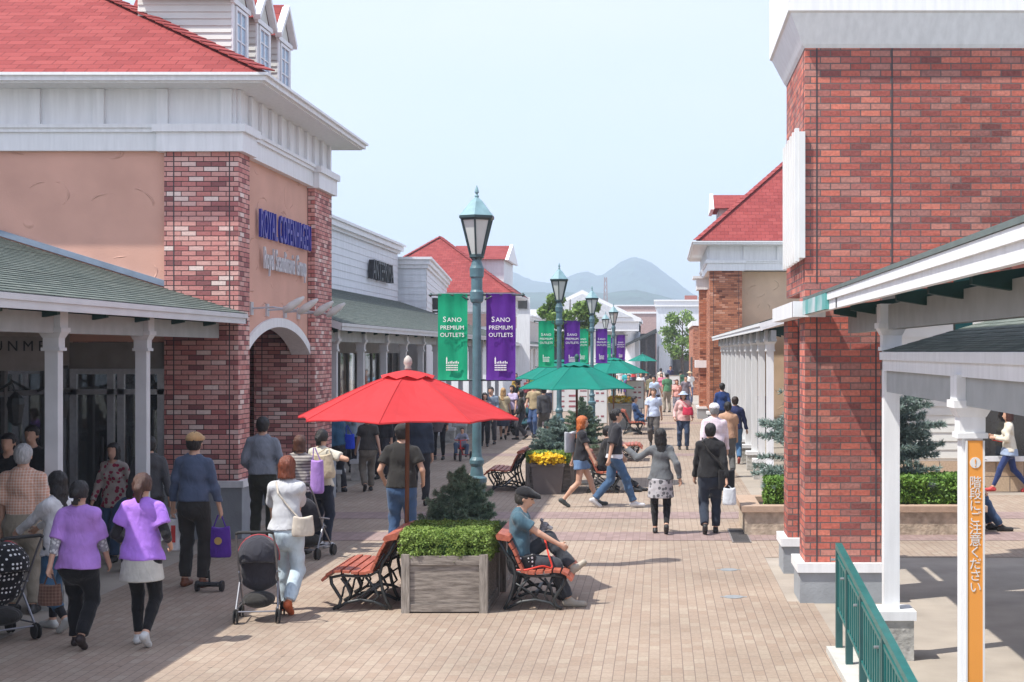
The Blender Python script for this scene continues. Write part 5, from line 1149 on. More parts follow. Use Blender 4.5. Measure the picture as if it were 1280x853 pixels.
    if res < .016:
        cs = np.zeros(len(root.data.polygons)*3); root.data.polygons.foreach_get('center', cs); cs = cs.reshape(-1, 3); mi = np.zeros(len(cs), int)
        for s in (-1, 1): mi[np.linalg.norm((cs-Hd((s*.031, .085, .008)))*np.array([.8, .6, 1.5]), axis=1) < .011*k] = 1
        mi[(np.linalg.norm((cs-Hd((0, .092, -.06)))*np.array([.45, .6, 1.4]), axis=1) < .010*k)] = 2
        root.data.polygons.foreach_set('material_index', mi)
    root.location = (X, Y, z0); root.rotation_euler = (0, 0, R(face)); tag(root, label, 'person', group)
    Z = tor[:, 2]
    # ---- trousers, shorts, leggings, skirt
    bk, bc = bottom[0], bottom[1]; bm = cloth(bc, *bottom[2:])
    def legs(o0, o1, frac, name, mt, ease=0):
        f = Field(lo, hi, res); torso(f, o0, 'p'); wst = T((0, 0, 1.02)); f.clip(lambda g: (g-wst)@A_(Z))
        for hp, kn, an in ((hipL, kL, aL), (hipR, kR, aR)):
            if frac > .55:
                f.add(cap(hp, kn, .086*k*B_+o0, .060*k+o1), .04); fr_ = (frac-.5)*2; m_ = kn+(an-kn)*fr_
                mid = kn+(an-kn)*fr_*.4+A_((0, -.01, 0)); r2 = (.050*k+o1 if ease else .038*k+o1*.6); f.add(cap(kn, mid, .058*k+o1, .056*k+o1), .02); f.add(cap(mid, m_, .054*k+o1, r2, True), .012)
            else: m_ = hp+(kn-hp)*frac*2; f.add(cap(hp, m_, .088*k*B_+o0, .082*k*B_+o1*1.3), .04); n_ = (kn-hp)/np.linalg.norm(kn-hp); n_ = A_(n_)
        if frac <= .55:
            for hp, kn in ((hipL, kL), (hipR, kR)):
                n_ = (kn-hp)/np.linalg.norm(kn-hp); m_ = hp+(kn-hp)*frac*2
                f.add((lambda g, m_=m_, n_=n_: -np.minimum(((g-m_)@n_), .14-np.linalg.norm(g-m_, axis=-1)), m_-.13, m_+.13), sub=True) if False else None
            zc = min((hipL+(kL-hipL)*frac*2)[2], (hipR+(kR-hipR)*frac*2)[2])
            f.clip(lambda g: zc-g[..., 2])
        if o1 > .008: wrinkle(f, .006*k)
        return fmesh(name, f, mt, root)
    if leggings: legs(.004, .004, .96, 'leggings', cloth(leggings))
    if bk == 'trousers': legs(.012, .016, .97, 'trousers', bm, True)
    elif bk == 'leggings': legs(.005, .005, .97, 'leggings', bm)
    elif bk == 'shorts': legs(.014, .026, .20, 'shorts', bm)
    elif bk == 'cropped': legs(.010, .014, .82, 'trousers', bm, True)
    elif bk == 'skirt':
        f = Field(lo, hi, res); ln = bottom[4] if len(bottom) > 4 else .42; bm = cloth(bc, bottom[2] if len(bottom) > 2 else None, bottom[3] if len(bottom) > 3 else (.8, .8, .8))
        f.add(oval(T((0, 0, 1.04)), T((0, 0, .90)), .135*k, .185*k, tor, 1.25, True), .01); e = (T((0, 0, .90))+0*k); e2 = A_((e[0], e[1]+.01, e[2]-ln*k)); f.add(oval(e+A_((0, 0, .02)), e2, .183*k, .215*k, np.eye(3), 1.15, True), .02)
        fmesh('skirt', f, bm, root)
    # ---- shoes
    sc = cloth(shoes) if False else plain('shoe_%.2f_%.2f_%.2f' % tuple(shoes), shoes, .5, .1, 10)
    for hl_, to_, an, fw in feet:
        f = Field(np.minimum(hl_, to_)-.12, np.maximum(hl_, to_)+.14, res); f.add(cap(hl_, to_, .040*k, .036*k), .02); f.add(cap(an+A_((0, 0, .0)), (hl_+to_)/2, .040*k, .036*k), .02)
        zl = 0 if min(hl_[2], to_[2]) < .05 else -1; f.clip(lambda g: .002-g[..., 2]); fmesh('shoe', f, sc, root)
    # ---- top
    def upper(kind, mt, o, name, hem_, collar=1.44, split=None):
        f = Field(lo, hi, res); torso(f, o, 'wcs'); 
        if hem_ < 1.0: f.add(oval(T((0, 0, hem_-.02)), T((0, 0, 1.06)), tors[0][3]*k*1.02+o+(.030 if hem_ < .95 else .015), .142*k*B_+o+.008, tor, 1.36), .04)
        sl = {'tee': .62, 'long': 2.0, 'half': .95, 'three': 1.6}.get(kind, 0)
        for sh, e, w_ in ((shL, eL, wL), (shR, eR, wR)):
            if kind == 'vest': continue
            if sl <= 1: f.add(cap(sh, sh+(e-sh)*sl, .052*k*B_+o, .052*k*B_+o*1.6, True), .04)
            else: f.add(cap(sh, e, .049*k*B_+o, .041*k+o), .04); f.add(cap(e, e+(w_-e)*(sl-1)*.97, .041*k+o, .031*k+o*.9, True), .012)
        hp_ = T((0, 0, hem_)); f.clip(lambda g: (hp_-g)@A_(Z)); f.add(ell(T((0, .012, collar+.045)), A_((.068, .075, .07))*k, tor), sub=True)
        if split:
            rt = A_(tor[:, 0]); fr2 = A_(tor[:, 1]); c0 = T((0, 0, 1.2)); f.clip(lambda g: np.minimum(split*k-np.abs((g-c0)@rt), (g-c0)@fr2))
        wrinkle(f, .0075*k)
        return fmesh(name, f, mt, root)
    tk, tcl = top[0], top[1]; tm = cloth(tcl, *top[2:]); upper(tk, tm, .012, 'shirt' if tk != 'long' else 'jumper', hem)
    if open_top: upper(open_top[0], cloth(open_top[1]), .024, 'jacket', open_top[2] if len(open_top) > 2 else .92, 1.47, .085)
    # ---- hair
    st, hcx = hair; hm = hairmat(hcx); f = Field(hc-.42*k, hc+.24*k, min(res, .016))
    f.add(ell(Hd((0, -.012, .034)), A_((.088, .108, .100))*k, HM), .01)
    if st != 'short': f.add(oval(Hd((0, -.03, .03)), Hd((0, -.032, -.115)), .086*k, .094*k, HM, 1.12, True), .02)
    else: f.add(ell(Hd((0, -.035, -.02)), A_((.076, .075, .075))*k, HM), .02)
    if st == 'long': f.add(oval(Hd((0, -.05, -.05)), Hd((0, -.085, -.30)), .088*k, .080*k, HM, 1.75, True), .03)
    rtH, frH, upH = A_(HM[:, 0]), A_(HM[:, 1]), A_(HM[:, 2])
    zf = .055; yf = .035 if st == 'short' else .045; xw = .2 if st == 'short' else .062
    f.clip(lambda g: np.minimum(np.minimum((g-hc)@frH-yf*k if False else ((g-hc)@frH-yf*k), zf*k-(g-hc)@upH), xw*k-np.abs((g-hc)@rtH)))
    if st == 'short':
        f.clip(lambda g: np.minimum((g-hc)@frH+.0*k, -.0*k-(g-hc)@upH)); f.clip(lambda g: -(g-hc)@upH-.075*k)
    if st == 'pony': f.add(cap(Hd((0, -.11, .03)), Hd((0, -.15, -.02)), .035*k, .04*k), .02); f.add(cap(Hd((0, -.15, -.02)), Hd((0, -.14, -.15)), .04*k, .015*k), .02)
    if st == 'bun': f.add(ell(Hd((0, -.12, .0)), A_((.045, .04, .045))*k, HM), .015)
    if st in ('pony', 'bun'): f.clip(lambda g: np.minimum(-.045*k-(g-hc)@upH, (g-hc)@frH+.10*k))
    sl_, g = f.grid(f.lo, f.lo+f.n*f.res); q = (g-hc)@HM.astype(np.float32); an = np.arctan2(q[..., 0], q[..., 1]); f.F[sl_] += (.0035*np.sin(an*23+q[..., 2]*20)+.0035*np.sin(an*11+2)*np.sin(q[..., 2]*70+an*3))*k
    fmesh('hair', f, hm, root)
    if hat:
        f = Field(hc-.24*k, hc+.26*k, min(res, .013)); hkind, hcol = hat; f.add(ell(Hd((0, -.01, .05)), A_((.094, .112, .084))*k, HM), .01); f.clip(lambda g: .03*k-(g-hc)@upH)
        if hkind == 'cap': f.add(ell(Hd((0, .10, .042)), A_((.075, .085, .014))*k, HM), .012)
        if hkind == 'brim': f.add(ell(Hd((0, -.005, .038)), A_((.165, .175, .018))*k, HM), .02)
        if hkind == 'flat': f.add(ell(Hd((0, .045, .058)), A_((.095, .122, .038))*k, HM), .02); f.add(ell(Hd((0, .13, .035)), A_((.07, .05, .012))*k, HM), .01)
        fmesh('hat', f, cloth(hcol), root)
    P = dict(root=root, T=T, wL=wL, wR=wR, hc=hc, k=k, X=X, Y=Y, M=Matrix.Translation((X, Y, z0)) @ Matrix.Rotation(R(face), 4, 'Z'))
    PEOPLE.append(P); return P
def at(P, p): return P['M'] @ Vector([float(c) for c in p])
NR, MD, FR = .0115, .017, .026
def PP(px, s, face, label, **kw): return person(SX(px, s), SY(s), face, label, **kw)
# facing: 0 = away from the camera, 180 = towards it, -90 = to the right, 90 = to the left
L1 = PP(28, 119, 5, 'grey haired man in peach checked shirt and khaki trousers, back turned', h=1.76, res=NR, top=('half', (.62, .33, .23), 'plaid', (.75, .62, .52)), bottom=('trousers', (.30, .26, .20)), hair=('short', (.42, .42, .42)), shoes=(.05, .05, .05), pose='stand', bulk=1.08, hem=1.0)
L2 = PP(74, 127, 62, 'long haired woman in white cardigan pushing a stroller, far left', h=1.58, res=NR, female=True, top=('long', (.66, .66, .66)), bottom=('cropped', (.06, .14, .24)), leggings=(.02, .02, .025), hair=('long', BLK), shoes=(.55, .55, .52), pose='walk', phase=-1, stride=.2, handL=(-.16, .48, 1.02), handR=(.10, .50, 1.02), hem=.84)
L3 = PP(98, 135, 0, 'woman in lilac knit top and black trousers walking away, hair tied up', h=1.56, res=NR, female=True, bulk=1.12, top=('half', (.42, .22, .62)), bottom=('trousers', (.012, .012, .014)), hair=('bun', BLK), shoes=(.03, .02, .02), pose='walk', phase=1, stride=.16, hem=.84)
L4 = PP(177, 134, 0, 'woman in violet T-shirt, white skirt and black leggings walking away', h=1.62, res=NR, female=True, bulk=1.1, top=('tee', (.42, .20, .74)), bottom=('skirt', (.50, .49, .45), None, (.8, .8, .8), .22), leggings=(.012, .012, .014), hair=('pony', (.07, .03, .02)), shoes=(.62, .62, .6), pose='walk', phase=1, stride=.15, handL=(-.22, .18, .98), handR=(.22, .18, .98), hem=.88)
L5 = PP(143, 95, 172, 'woman in floral tunic walking towards the camera under the left canopy', h=1.56, res=MD, female=True, top=('long', (.42, .36, .33), 'floral', (.30, .03, .07)), bottom=('trousers', (.05, .09, .16)), hair=('bob', BLK), pose='walk', stride=.16, hem=.80)
L6 = PP(242, 107, -3, 'man in tan cap and blue jumper with his back to the camera', h=1.79, res=NR, top=('long', (.075, .10, .16)), bottom=('trousers', (.03, .028, .026)), hair=('short', BLK), hat=('flat', (.45, .28, .13)), shoes=(.16, .05, .02), pose='stand', handL=(-.27, .10, .88), handR=(.27, .08, .86), hem=.95)
L7 = PP(328, 87.5, 0, 'man in grey hooded sweatshirt standing by the arched doorway', h=1.80, res=MD, top=('long', (.22, .24, .28)), bottom=('trousers', (.04, .04, .03)), hair=('short', BLK), pose='stand', handL=(-.2, .2, 1.0), handR=(.2, .2, 1.0), bulk=1.06, hem=.94)
L8 = PP(374, 92, -8, 'brown haired woman in striped sleeves with a stroller, left of the tan bag', h=1.60, res=MD, female=True, top=('three', (.40, .37, .34), 'stripe', (.15, .13, .13)), bottom=('trousers', (.04, .045, .06)), hair=('bob', (.09, .035, .02)), pose='stand', handL=(-.15, .40, 1.0), handR=(.15, .4, 1.0))
L9 = PP(401, 89, -20, 'woman in cream top with tan shoulder bag and dark jeans', h=1.64, res=MD, female=True, top=('tee', (.60, .57, .48)), bottom=('trousers', (.022, .03, .05)), hair=('bun', BLK), shoes=(.6, .6, .6), pose='stand', handR=(.17, -.02, 1.33), elbR=(1, -.1, -.6))
L10 = PP(358, 119, -4, 'woman in pale grey T-shirt and light jeans pushing the dark stroller', h=1.66, res=NR, female=True, top=('half', (.52, .53, .55)), bottom=('trousers', (.50, .60, .66)), hair=('bob', (.17, .045, .02)), shoes=(.48, .10, .03), pose='walk', phase=1, stride=.2, handL=(-.28, .40, 1.0), handR=(-.02, .44, .98), hem=.93)
L11 = PP(502, 94, 0, 'man in black polo shirt and jeans standing behind the red umbrella pole', h=1.77, res=MD, top=('tee', (.030, .028, .030)), bottom=('trousers', (.05, .10, .20)), hair=('short', BLK), hat=('cap', (.03, .03, .03)), pose='stand', handL=(-.25, .16, .98), handR=(.25, .16, .98), bulk=1.08, head=(10, 5))
# seated man with dog: faces right
BZ = .41
D1 = person(SX(645, 115.5)+.02, SY(115.5), -90, 'seated man in black flat cap and blue shirt with crossed legs', h=1.66, res=NR, pose='sit', pelvis=(0, .0, .535), lean=4, top=('tee', (.065, .13, .17)), bottom=('trousers', (.045, .05, .06)), hair=('short', (.05, .045, .04)), hat=('flat', (.012, .012, .012)), shoes=(.36, .32, .26),
            footL=(-.02, .60, .43), kneeL=(0, 1, 1.2), footR=(.09, .57, .09), kneeR=(0, .9, 1), handL=(-.10, .36, .66), handR=(.10, .47, .69), elbL=(-.7, -.5, -1), elbR=(.7, -.5, -1), hem=.97, head=(0, 12))
M11 = person(SX(748, 64.5), SY(64.5)+.4, -90, 'seated man in black behind the walking couple, legs stretched out', h=1.68, res=MD, pose='sit', pelvis=(0, .05, .535), lean=14, top=('long', (.018, .018, .02)), bottom=('trousers', (.015, .017, .022)), footL=(-.1, .78, .09), footR=(.1, .66, .09), handL=(-.1, .4, .62), handR=(.1, .4, .62))
M12 = person(SX(784, 37.8)+.25, SY(37.8)+.5, -90, 'distant person in blue reclining on the bench by the notice board', h=1.66, res=.022, pose='sit', pelvis=(0, .1, .535), lean=-14, top=('long', (.03, .07, .17)), bottom=('trousers', (.05, .11, .2)), footL=(-.1, .62, .09), footR=(.1, .55, .09))
M1 = PP(726, 70.5, -82, 'woman with long orange hair, black top and denim shorts walking right', h=1.62, res=NR, female=True, top=('tee', (.022, .022, .025)), bottom=('shorts', (.13, .22, .38)), hair=('long', (.50, .13, .03)), shoes=(.05, .06, .06), pose='walk', phase=1, stride=.33, hem=.90, handR=(.25, .22, .88))
M2 = PP(768, 71, -78, 'man in black cardigan over white shirt and jeans walking right', h=1.75, res=NR, top=('tee', (.68, .70, .76)), open_top=('half', (.03, .03, .035), .95), bottom=('trousers', (.06, .12, .22)), shoes=(.6, .6, .62), pose='walk', phase=-1, stride=.33, hem=.88)
M3 = PP(826, 83, 2, 'woman in grey jumper and patterned skirt with one arm stretched left', h=1.60, res=NR, female=True, top=('long', (.13, .14, .15)), bottom=('skirt', (.42, .41, .43), 'floral', (.12, .12, .13), .28), hair=('long', BLK), shoes=(.03, .03, .03), pose='walk', phase=1, stride=.12, handL=(-.53, .18, 1.36), handR=(.30, -.08, .90), elbL=(-.3, -.3, -1), leggings=(.02, .02, .022), hem=.90)
M4 = PP(888, 83, 0, 'man in black jacket and dark jeans walking away with a black shoulder bag', h=1.68, res=NR, top=('long', (.016, .017, .022)), bottom=('trousers', (.03, .04, .06)), shoes=(.03, .03, .03), pose='walk', phase=-1, stride=.15, bulk=1.06, hem=.90)
M5 = PP(893, 67, 0, 'man in white cap and pale pink checked shirt walking ahead of the man in black', h=1.80, res=MD, top=('long', (.62, .50, .56), 'plaid', (.74, .68, .72)), bottom=('trousers', (.2, .18, .17)), hair=('short', (.25, .25, .25)), hat=('cap', (.75, .75, .78)), pose='walk', phase=1, stride=.16, bulk=1.02)
M6 = PP(919, 51, 3, 'boy in navy hooded top and jeans walking beside the right colonnade', h=1.66, res=MD, top=('long', (.03, .04, .12)), bottom=('trousers', (.07, .16, .30)), shoes=(.25, .05, .04), hair=('short', (.03, .015, .01)), pose='walk', phase=1, stride=.12, handR=(.3, .1, .86))
M7 = PP(817, 43, 178, 'man in pale blue short sleeved shirt walking towards the camera', h=1.70, res=MD, top=('tee', (.55, .63, .80)), bottom=('trousers', (.10, .09, .085)), hair=('short', (.06, .04, .03)), pose='walk', phase=1, stride=.14)
M8 = PP(854, 44.5, 182, 'woman in sun hat and pink jacket walking towards the camera with a red bag', h=1.62, res=MD, female=True, top=('long', (.66, .42, .40)), bottom=('trousers', (.04, .06, .11)), hair=('bob', BLK), hat=('brim', (.45, .55, .68)), pose='stand', handL=(-.26, .16, .95), handR=(.26, .16, .95), bulk=1.1, hem=.86)
R1p = person(4.22+.38, 23.3+.05, -90, 'person in blue shirt hunched over on the end of the stone planter', h=1.68, res=MD, pose='sit', pelvis=(0, -.02, .53), lean=24, top=('long', (.18, .26, .42)), bottom=('trousers', (.05, .09, .17)), hair=('short', BLK), hat=('cap', (.6, .6, .6)), footL=(-.1, .5, .09), footR=(.1, .62, .09), head=(0, 25))
R2p = PP(1262, 64, 84, 'young woman in cream cardigan and blue leggings hurrying left at the far right', h=1.63, res=MD, female=True, top=('long', (.66, .62, .52)), bottom=('skirt', (.30, .38, .52), None, (.8, .8, .8), .12), leggings=(.03, .05, .15), hair=('bob', (.06, .02, .015)), shoes=(.5, .05, .05), pose='walk', phase=1, stride=.36, handL=(-.1, .30, 1.12), handR=(.12, .32, 1.15), hem=.86)
# ---- people further off: (px, scale, facing, label, keywords)
def C_(t, tc_, bt, bc_, hr=BLK, st='short', **k): return dict(top=(t, tc_), bottom=(bt, bc_), hair=(st, hr), **k)
far = [
 (460, 63.5, 20, 'shopper in black patterned top and olive trousers, left of the red umbrella pole', C_('tee', (.06, .055, .05), 'trousers', (.17, .15, .12), st='bob', female=True, pose='walk')),
 (478, 58, 170, 'shopper in dark top half hidden under the red umbrella, right of the olive trousers', C_('long', (.03, .03, .035), 'trousers', (.05, .05, .06), pose='stand')),
 (424, 64, 60, 'shopper in dark blue leaning at the shop door with a bright blue bag', C_('long', (.03, .09, .16), 'trousers', (.03, .03, .035), pose='stand', lean=10)),
 (524, 70, 5, 'man in dark navy under the right half of the red umbrella', C_('long', (.03, .035, .06), 'trousers', (.03, .03, .04), bulk=1.1)),
 (549, 49, 178, 'woman in plaid tunic and black leggings seen under the umbrella rim', C_('long', (.13, .11, .12), 'leggings', (.015, .015, .018), st='bob', female=True, pose='stand', hem=.72)),
 (606, 43, 185, 'woman in floral blouse and black trousers walking just left of the first lamp', C_('half', (.25, .2, .22), 'trousers', (.02, .02, .025), st='bob', female=True, pose='walk', stride=.14)),
 (614, 42, 175, 'man in grey blue shirt just right of the first lamp', C_('long', (.22, .28, .36), 'trousers', (.05, .05, .06))),
 (629, 40, 0, 'fair haired woman in cream top with dark skirt by the strollers', C_('tee', (.55, .45, .28), 'skirt', (.04, .05, .08), (.45, .27, .12), 'long', female=True)),
 (641, 38, 150, 'woman in pale violet top holding a child by the strollers', C_('tee', (.5, .42, .6), 'trousers', (.05, .05, .06), st='bob', female=True)),
 (668, 39, 160, 'man in tan shirt and blue jeans left of the second lamp', C_('tee', (.42, .33, .2), 'trousers', (.05, .09, .2), pose='walk', stride=.12)),
 (652, 40, 100, 'woman in black standing beside the dark stroller', C_('long', (.03, .03, .03), 'trousers', (.04, .04, .05), st='bob', female=True)),
 (680, 41, 20, 'tall shopper in charcoal coat near the second lamp', C_('long', (.06, .06, .065), 'trousers', (.08, .08, .08))),
 (690, 60, 120, 'dark haired person seated low behind the yellow pansies', C_('tee', (.05, .05, .05), 'trousers', (.05, .05, .05), pose='sit', pelvis=(0, 0, .55))),
 (672, 30, 178, 'shopper in olive jacket in the left crowd', C_('long', (.12, .12, .07), 'trousers', (.04, .04, .06))),
 (686, 28, 182, 'shopper in white shirt in the left crowd', C_('tee', (.7, .7, .7), 'trousers', (.05, .06, .1), pose='walk')),
 (660, 27, 178, 'shopper in maroon top in the left crowd', C_('long', (.2, .04, .05), 'trousers', (.03, .03, .03), st='bob', female=True)),
 (648, 33, 90, 'shopper in black jacket at the edge of the left crowd', C_('long', (.025, .025, .03), 'trousers', (.03, .03, .04))),
 (708, 26, 2, 'shopper in grey vest behind the nearest green umbrella', C_('tee', (.3, .3, .3), 'trousers', (.06, .06, .1))),
 (728, 29, 178, 'shopper in pink blouse behind the nearest green umbrella', C_('tee', (.7, .4, .42), 'trousers', (.5, .48, .45), st='bob', female=True)),
 (741, 27, 175, 'shopper in peach top left of the third lamp', C_('tee', (.7, .5, .4), 'trousers', (.1, .1, .15), st='long', female=True)),
 (756, 25, 5, 'shopper in white dress right of the third lamp', C_('tee', (.72, .7, .68), 'skirt', (.7, .68, .66), st='long', female=True)),
 (786, 27, 178, 'shopper in purple shirt behind the right notice board', C_('long', (.12, .06, .2), 'trousers', (.04, .04, .08))),
 (797, 33, 185, 'person in white sun hat behind the right notice board', C_('tee', (.68, .66, .6), 'trousers', (.2, .2, .22), female=True, st='bob', hat=('brim', (.8, .78, .7)))),
 (820, 29, 150, 'man in light blue shirt bending forward past the notice board', C_('tee', (.45, .58, .78), 'trousers', (.05, .05, .07), lean=18)),
 (834, 27.5, 20, 'man in green T-shirt, back turned, in the distant crowd', C_('tee', (.10, .26, .14), 'trousers', (.3, .27, .22), hat=('cap', (.06, .07, .09)))),
 (846, 29, 178, 'woman in salmon top in the distant crowd', C_('tee', (.72, .38, .34), 'trousers', (.25, .25, .3), (.09, .03, .02), 'bob', female=True)),
 (857, 28, 190, 'man in dark shirt with a child, right of the salmon top', C_('tee', (.2, .18, .22), 'trousers', (.05, .06, .12))),
 (808, 22, 178, 'far shopper in dark dress beneath the smallest umbrella', C_('tee', (.06, .05, .06), 'skirt', (.06, .05, .06), st='long', female=True)),
 (826, 20, 0, 'far shopper in cream coat near the white block', C_('long', (.6, .56, .48), 'trousers', (.1, .1, .1))),
 (838, 18, 180, 'far shopper in navy near the white block', C_('long', (.04, .05, .12), 'trousers', (.1, .1, .14))),
 (868, 19, 0, 'far shopper in orange top by the brick block', C_('tee', (.6, .25, .12), 'trousers', (.06, .08, .16))),
 (775, 19, 180, 'far shopper in white standing before the temple front', C_('tee', (.7, .7, .7), 'trousers', (.06, .08, .16))),
 (792, 17, 0, 'far shopper in red standing before the dark canopy', C_('tee', (.5, .05, .05), 'trousers', (.06, .06, .1))),
 (694, 19, 180, 'far shopper in black below the green banner', C_('long', (.03, .03, .03), 'trousers', (.03, .03, .03))),
 (903, 40, 10, 'person in bright navy coat half behind the far columns', C_('long', (.02, .05, .18), 'trousers', (.05, .05, .08))),
 (910, 57, 5, 'person with orange bag between the white cap and the navy top', C_('tee', (.5, .3, .2), 'trousers', (.1, .1, .1))),
 (943, 44, 0, 'woman in white top and blue trousers under the right colonnade', C_('tee', (.68, .68, .7), 'trousers', (.06, .15, .35), st='bob', female=True)),
 (952, 40, 178, 'dark haired shopper in maroon under the right colonnade', C_('long', (.2, .05, .06), 'trousers', (.04, .04, .05), st='bob', female=True)),
 (12, 101, 178, 'shadowy man in black sweater at the left shop front, farther left', C_('long', (.02, .02, .022), 'trousers', (.02, .02, .02))),
 (41, 97, 176, 'shadowy man in black shirt at the left shop front, nearer the column', C_('tee', (.02, .02, .022), 'trousers', (.02, .02, .02))),
 (187, 96, 30, 'dim figure in grey coat between the second column and the brick pillar', C_('long', (.07, .07, .075), 'trousers', (.03, .03, .03))),
 (441, 55, 175, 'shopper in pale blue scarf by the shop windows left of the red umbrella', C_('long', (.3, .4, .5), 'trousers', (.04, .04, .05), st='bob', female=True)),
 (645, 24, 178, 'far shopper in mustard cardigan at the left edge of the crowd', C_('long', (.45, .3, .06), 'trousers', (.05, .05, .06), st='bob', female=True)),
 (666, 22, 3, 'far shopper in lime shirt in the left crowd, back turned', C_('tee', (.3, .5, .12), 'trousers', (.1, .1, .12))),
 (679, 24, 180, 'far shopper in sky blue dress in the left crowd', C_('tee', (.3, .5, .7), 'skirt', (.3, .5, .7), st='long', female=True)),
 (701, 22, 178, 'far shopper in beige coat below the second lamp', C_('long', (.5, .42, .3), 'trousers', (.1, .08, .06))),
 (733, 22, 4, 'far shopper in brick red jumper behind the third lamp', C_('long', (.4, .12, .06), 'trousers', (.04, .04, .06))),
 (749, 21, 180, 'far shopper in grey hoodie behind the third lamp', C_('long', (.25, .25, .26), 'trousers', (.03, .03, .05))),
 (783, 23, 3, 'far shopper in turquoise shirt near the flower pot', C_('tee', (.05, .4, .42), 'trousers', (.3, .28, .25))),
 (801, 24, 178, 'far shopper in black and white dress past the notice board', C_('tee', (.7, .7, .7), 'skirt', (.02, .02, .02), st='bob', female=True)),
 (813, 25.5, 2, 'far shopper in khaki jacket past the notice board', C_('long', (.2, .19, .12), 'trousers', (.05, .05, .05))),
 (827, 23, 178, 'far shopper in rose pink blouse in the distant crowd', C_('tee', (.65, .2, .3), 'trousers', (.5, .5, .5), st='long', female=True)),
 (851, 22, 4, 'far shopper in dark green coat in the distant crowd', C_('long', (.04, .12, .07), 'trousers', (.04, .04, .05))),
 (862, 24, 180, 'far shopper in white shirt and straw hat in the distant crowd', C_('tee', (.7, .7, .68), 'trousers', (.1, .12, .2), hat=('brim', (.5, .4, .25)))),
 (497, 47, 178, 'shopper in dark coat walking under the red umbrella rim', C_('long', (.05, .05, .06), 'trousers', (.04, .04, .05))),
]
for i, (px, s, fc, lab, kw) in enumerate(far):
    kw = dict(kw); kw.setdefault('h', 1.57+.03*(i % 5) if kw.get('female') else 1.66+.03*(i % 5)); kw.setdefault('res', .02 if s > 45 else FR)
    kw.setdefault('pose', 'walk' if i % 3 else 'stand'); kw.setdefault('phase', 1 if i % 2 else -1); kw.setdefault('stride', .14); kw['group'] = 'shoppers further down the street'
    PP(px, s, fc, lab, **kw)
# ---------------------------------------------------------------- strollers, bags, dog, tricycle
def stroller(px, s, face, label, fabric, trim=(.03, .03, .03), h=1.0, pattern=None, c2=(.8, .8, .8), hood=True):
    t = thing('stroller', (SX(px, s), SY(s), .004), label, 'stroller', 'strollers', R(face)); fr = plain('stroller_frame', (.25, .25, .27), .35, .1, 10, metal=.6); fm = cloth(fabric, pattern, c2)
    f = MB()
    for sx in (-.21, .21):
        f.tube([(sx*.95, -.42, h), (sx, -.30, .86), (sx, -.02, .42), (sx, .26, .12)], .012, 6); f.tube([(sx, .0, .46), (sx*1.1, -.24, .12)], .012, 6); f.tube([(sx, -.12, .55), (sx, .18, .50)], .011, 6); f.tube([(sx*1.02, -.24, .16), (sx, .24, .16)], .009, 6)
    f.tube([(-.21, -.24, .13), (.21, -.24, .13)], .01, 6); f.tube([(-.2, .25, .14), (.2, .25, .14)], .01, 6); build('frame', f, fr, t)
    g = MB(); g.tube([(-.2, -.42, h), (-.17, -.45, h+.015), (.17, -.45, h+.015), (.2, -.42, h)], .017, 8); build('handle', g, RUBBER, t)
    for sx in (-.22, .22):
        for sy in (-.24, .26):
            w_ = MB()
            for o in (-.025, .012): w_.lathe([(.02, o), (.07, o+.002), (.075, o+.008), (.07, o+.015), (.02, o+.017)], 14, (sx*1.05, sy, .077), axis='x')
            w_.box(sx*1.05-.008, sx*1.05+.008, sy-.012, sy+.012, .07, .16); build('wheel', w_, RUBBER, t, smooth=False)
    fd = Field((-.3, -.5, .1), (.3, .42, 1.1), .014)
    fd.add(ell((0, -.06, .56), (.195, .085, .27), rot(0, -22)), .03); fd.add(ell((0, .10, .40), (.19, .20, .06), rot(0, 8)), .03); fmesh('seat', fd, fm, t)
    if hood:
        fd = Field((-.34, -.5, .4), (.34, .5, 1.15), .014); fd.add(ell((0, -.06, .72), (.225, .27, .22)), .01); fd.add(ell((0, .0, .66), (.20, .27, .20)), sub=True); fd.clip(lambda q: .60-q[..., 2]-.25*q[..., 1]); fmesh('hood', fd, fm, t)
        p = MB(); p.tube([(-.226, -.05, .66)]+[(-.23*math.cos(a), -.05, .70+.245*math.sin(a)) for a in [i*math.pi/10 for i in range(11)]]+[(.226, -.05, .66)], .009, 5); build('hood_piping', p, plain('piping_red', (.4, .05, .06)), t)
    fd = Field((-.3, -.4, .05), (.3, .4, .45), .016); fd.add(ell((0, -.02, .23), (.18, .23, .09)), .02); fmesh('basket', fd, cloth(trim), t)
    return t
_s = stroller(324, 122, 8, 'dark stroller with red piping pushed by the woman in light jeans', (.035, .035, .045)); _s.scale = (.9, .9, .93)
stroller(386, 93.5, -12, 'dark stroller without a hood beside the woman with striped sleeves', (.04, .04, .05), hood=False)
stroller(0, 131, 50, 'black stroller with white polka dots at the far left edge', (.015, .015, .018), pattern='dots', c2=(.8, .8, .8))
stroller(642, 37, 150, 'maroon stroller in front of the fair haired woman', (.16, .03, .08))
stroller(656, 38, 140, 'dark teal stroller next to the maroon one', (.02, .08, .10))
stroller(650, 35, 100, 'red hooded stroller just behind the maroon and teal ones', (.55, .03, .03), h=.9)
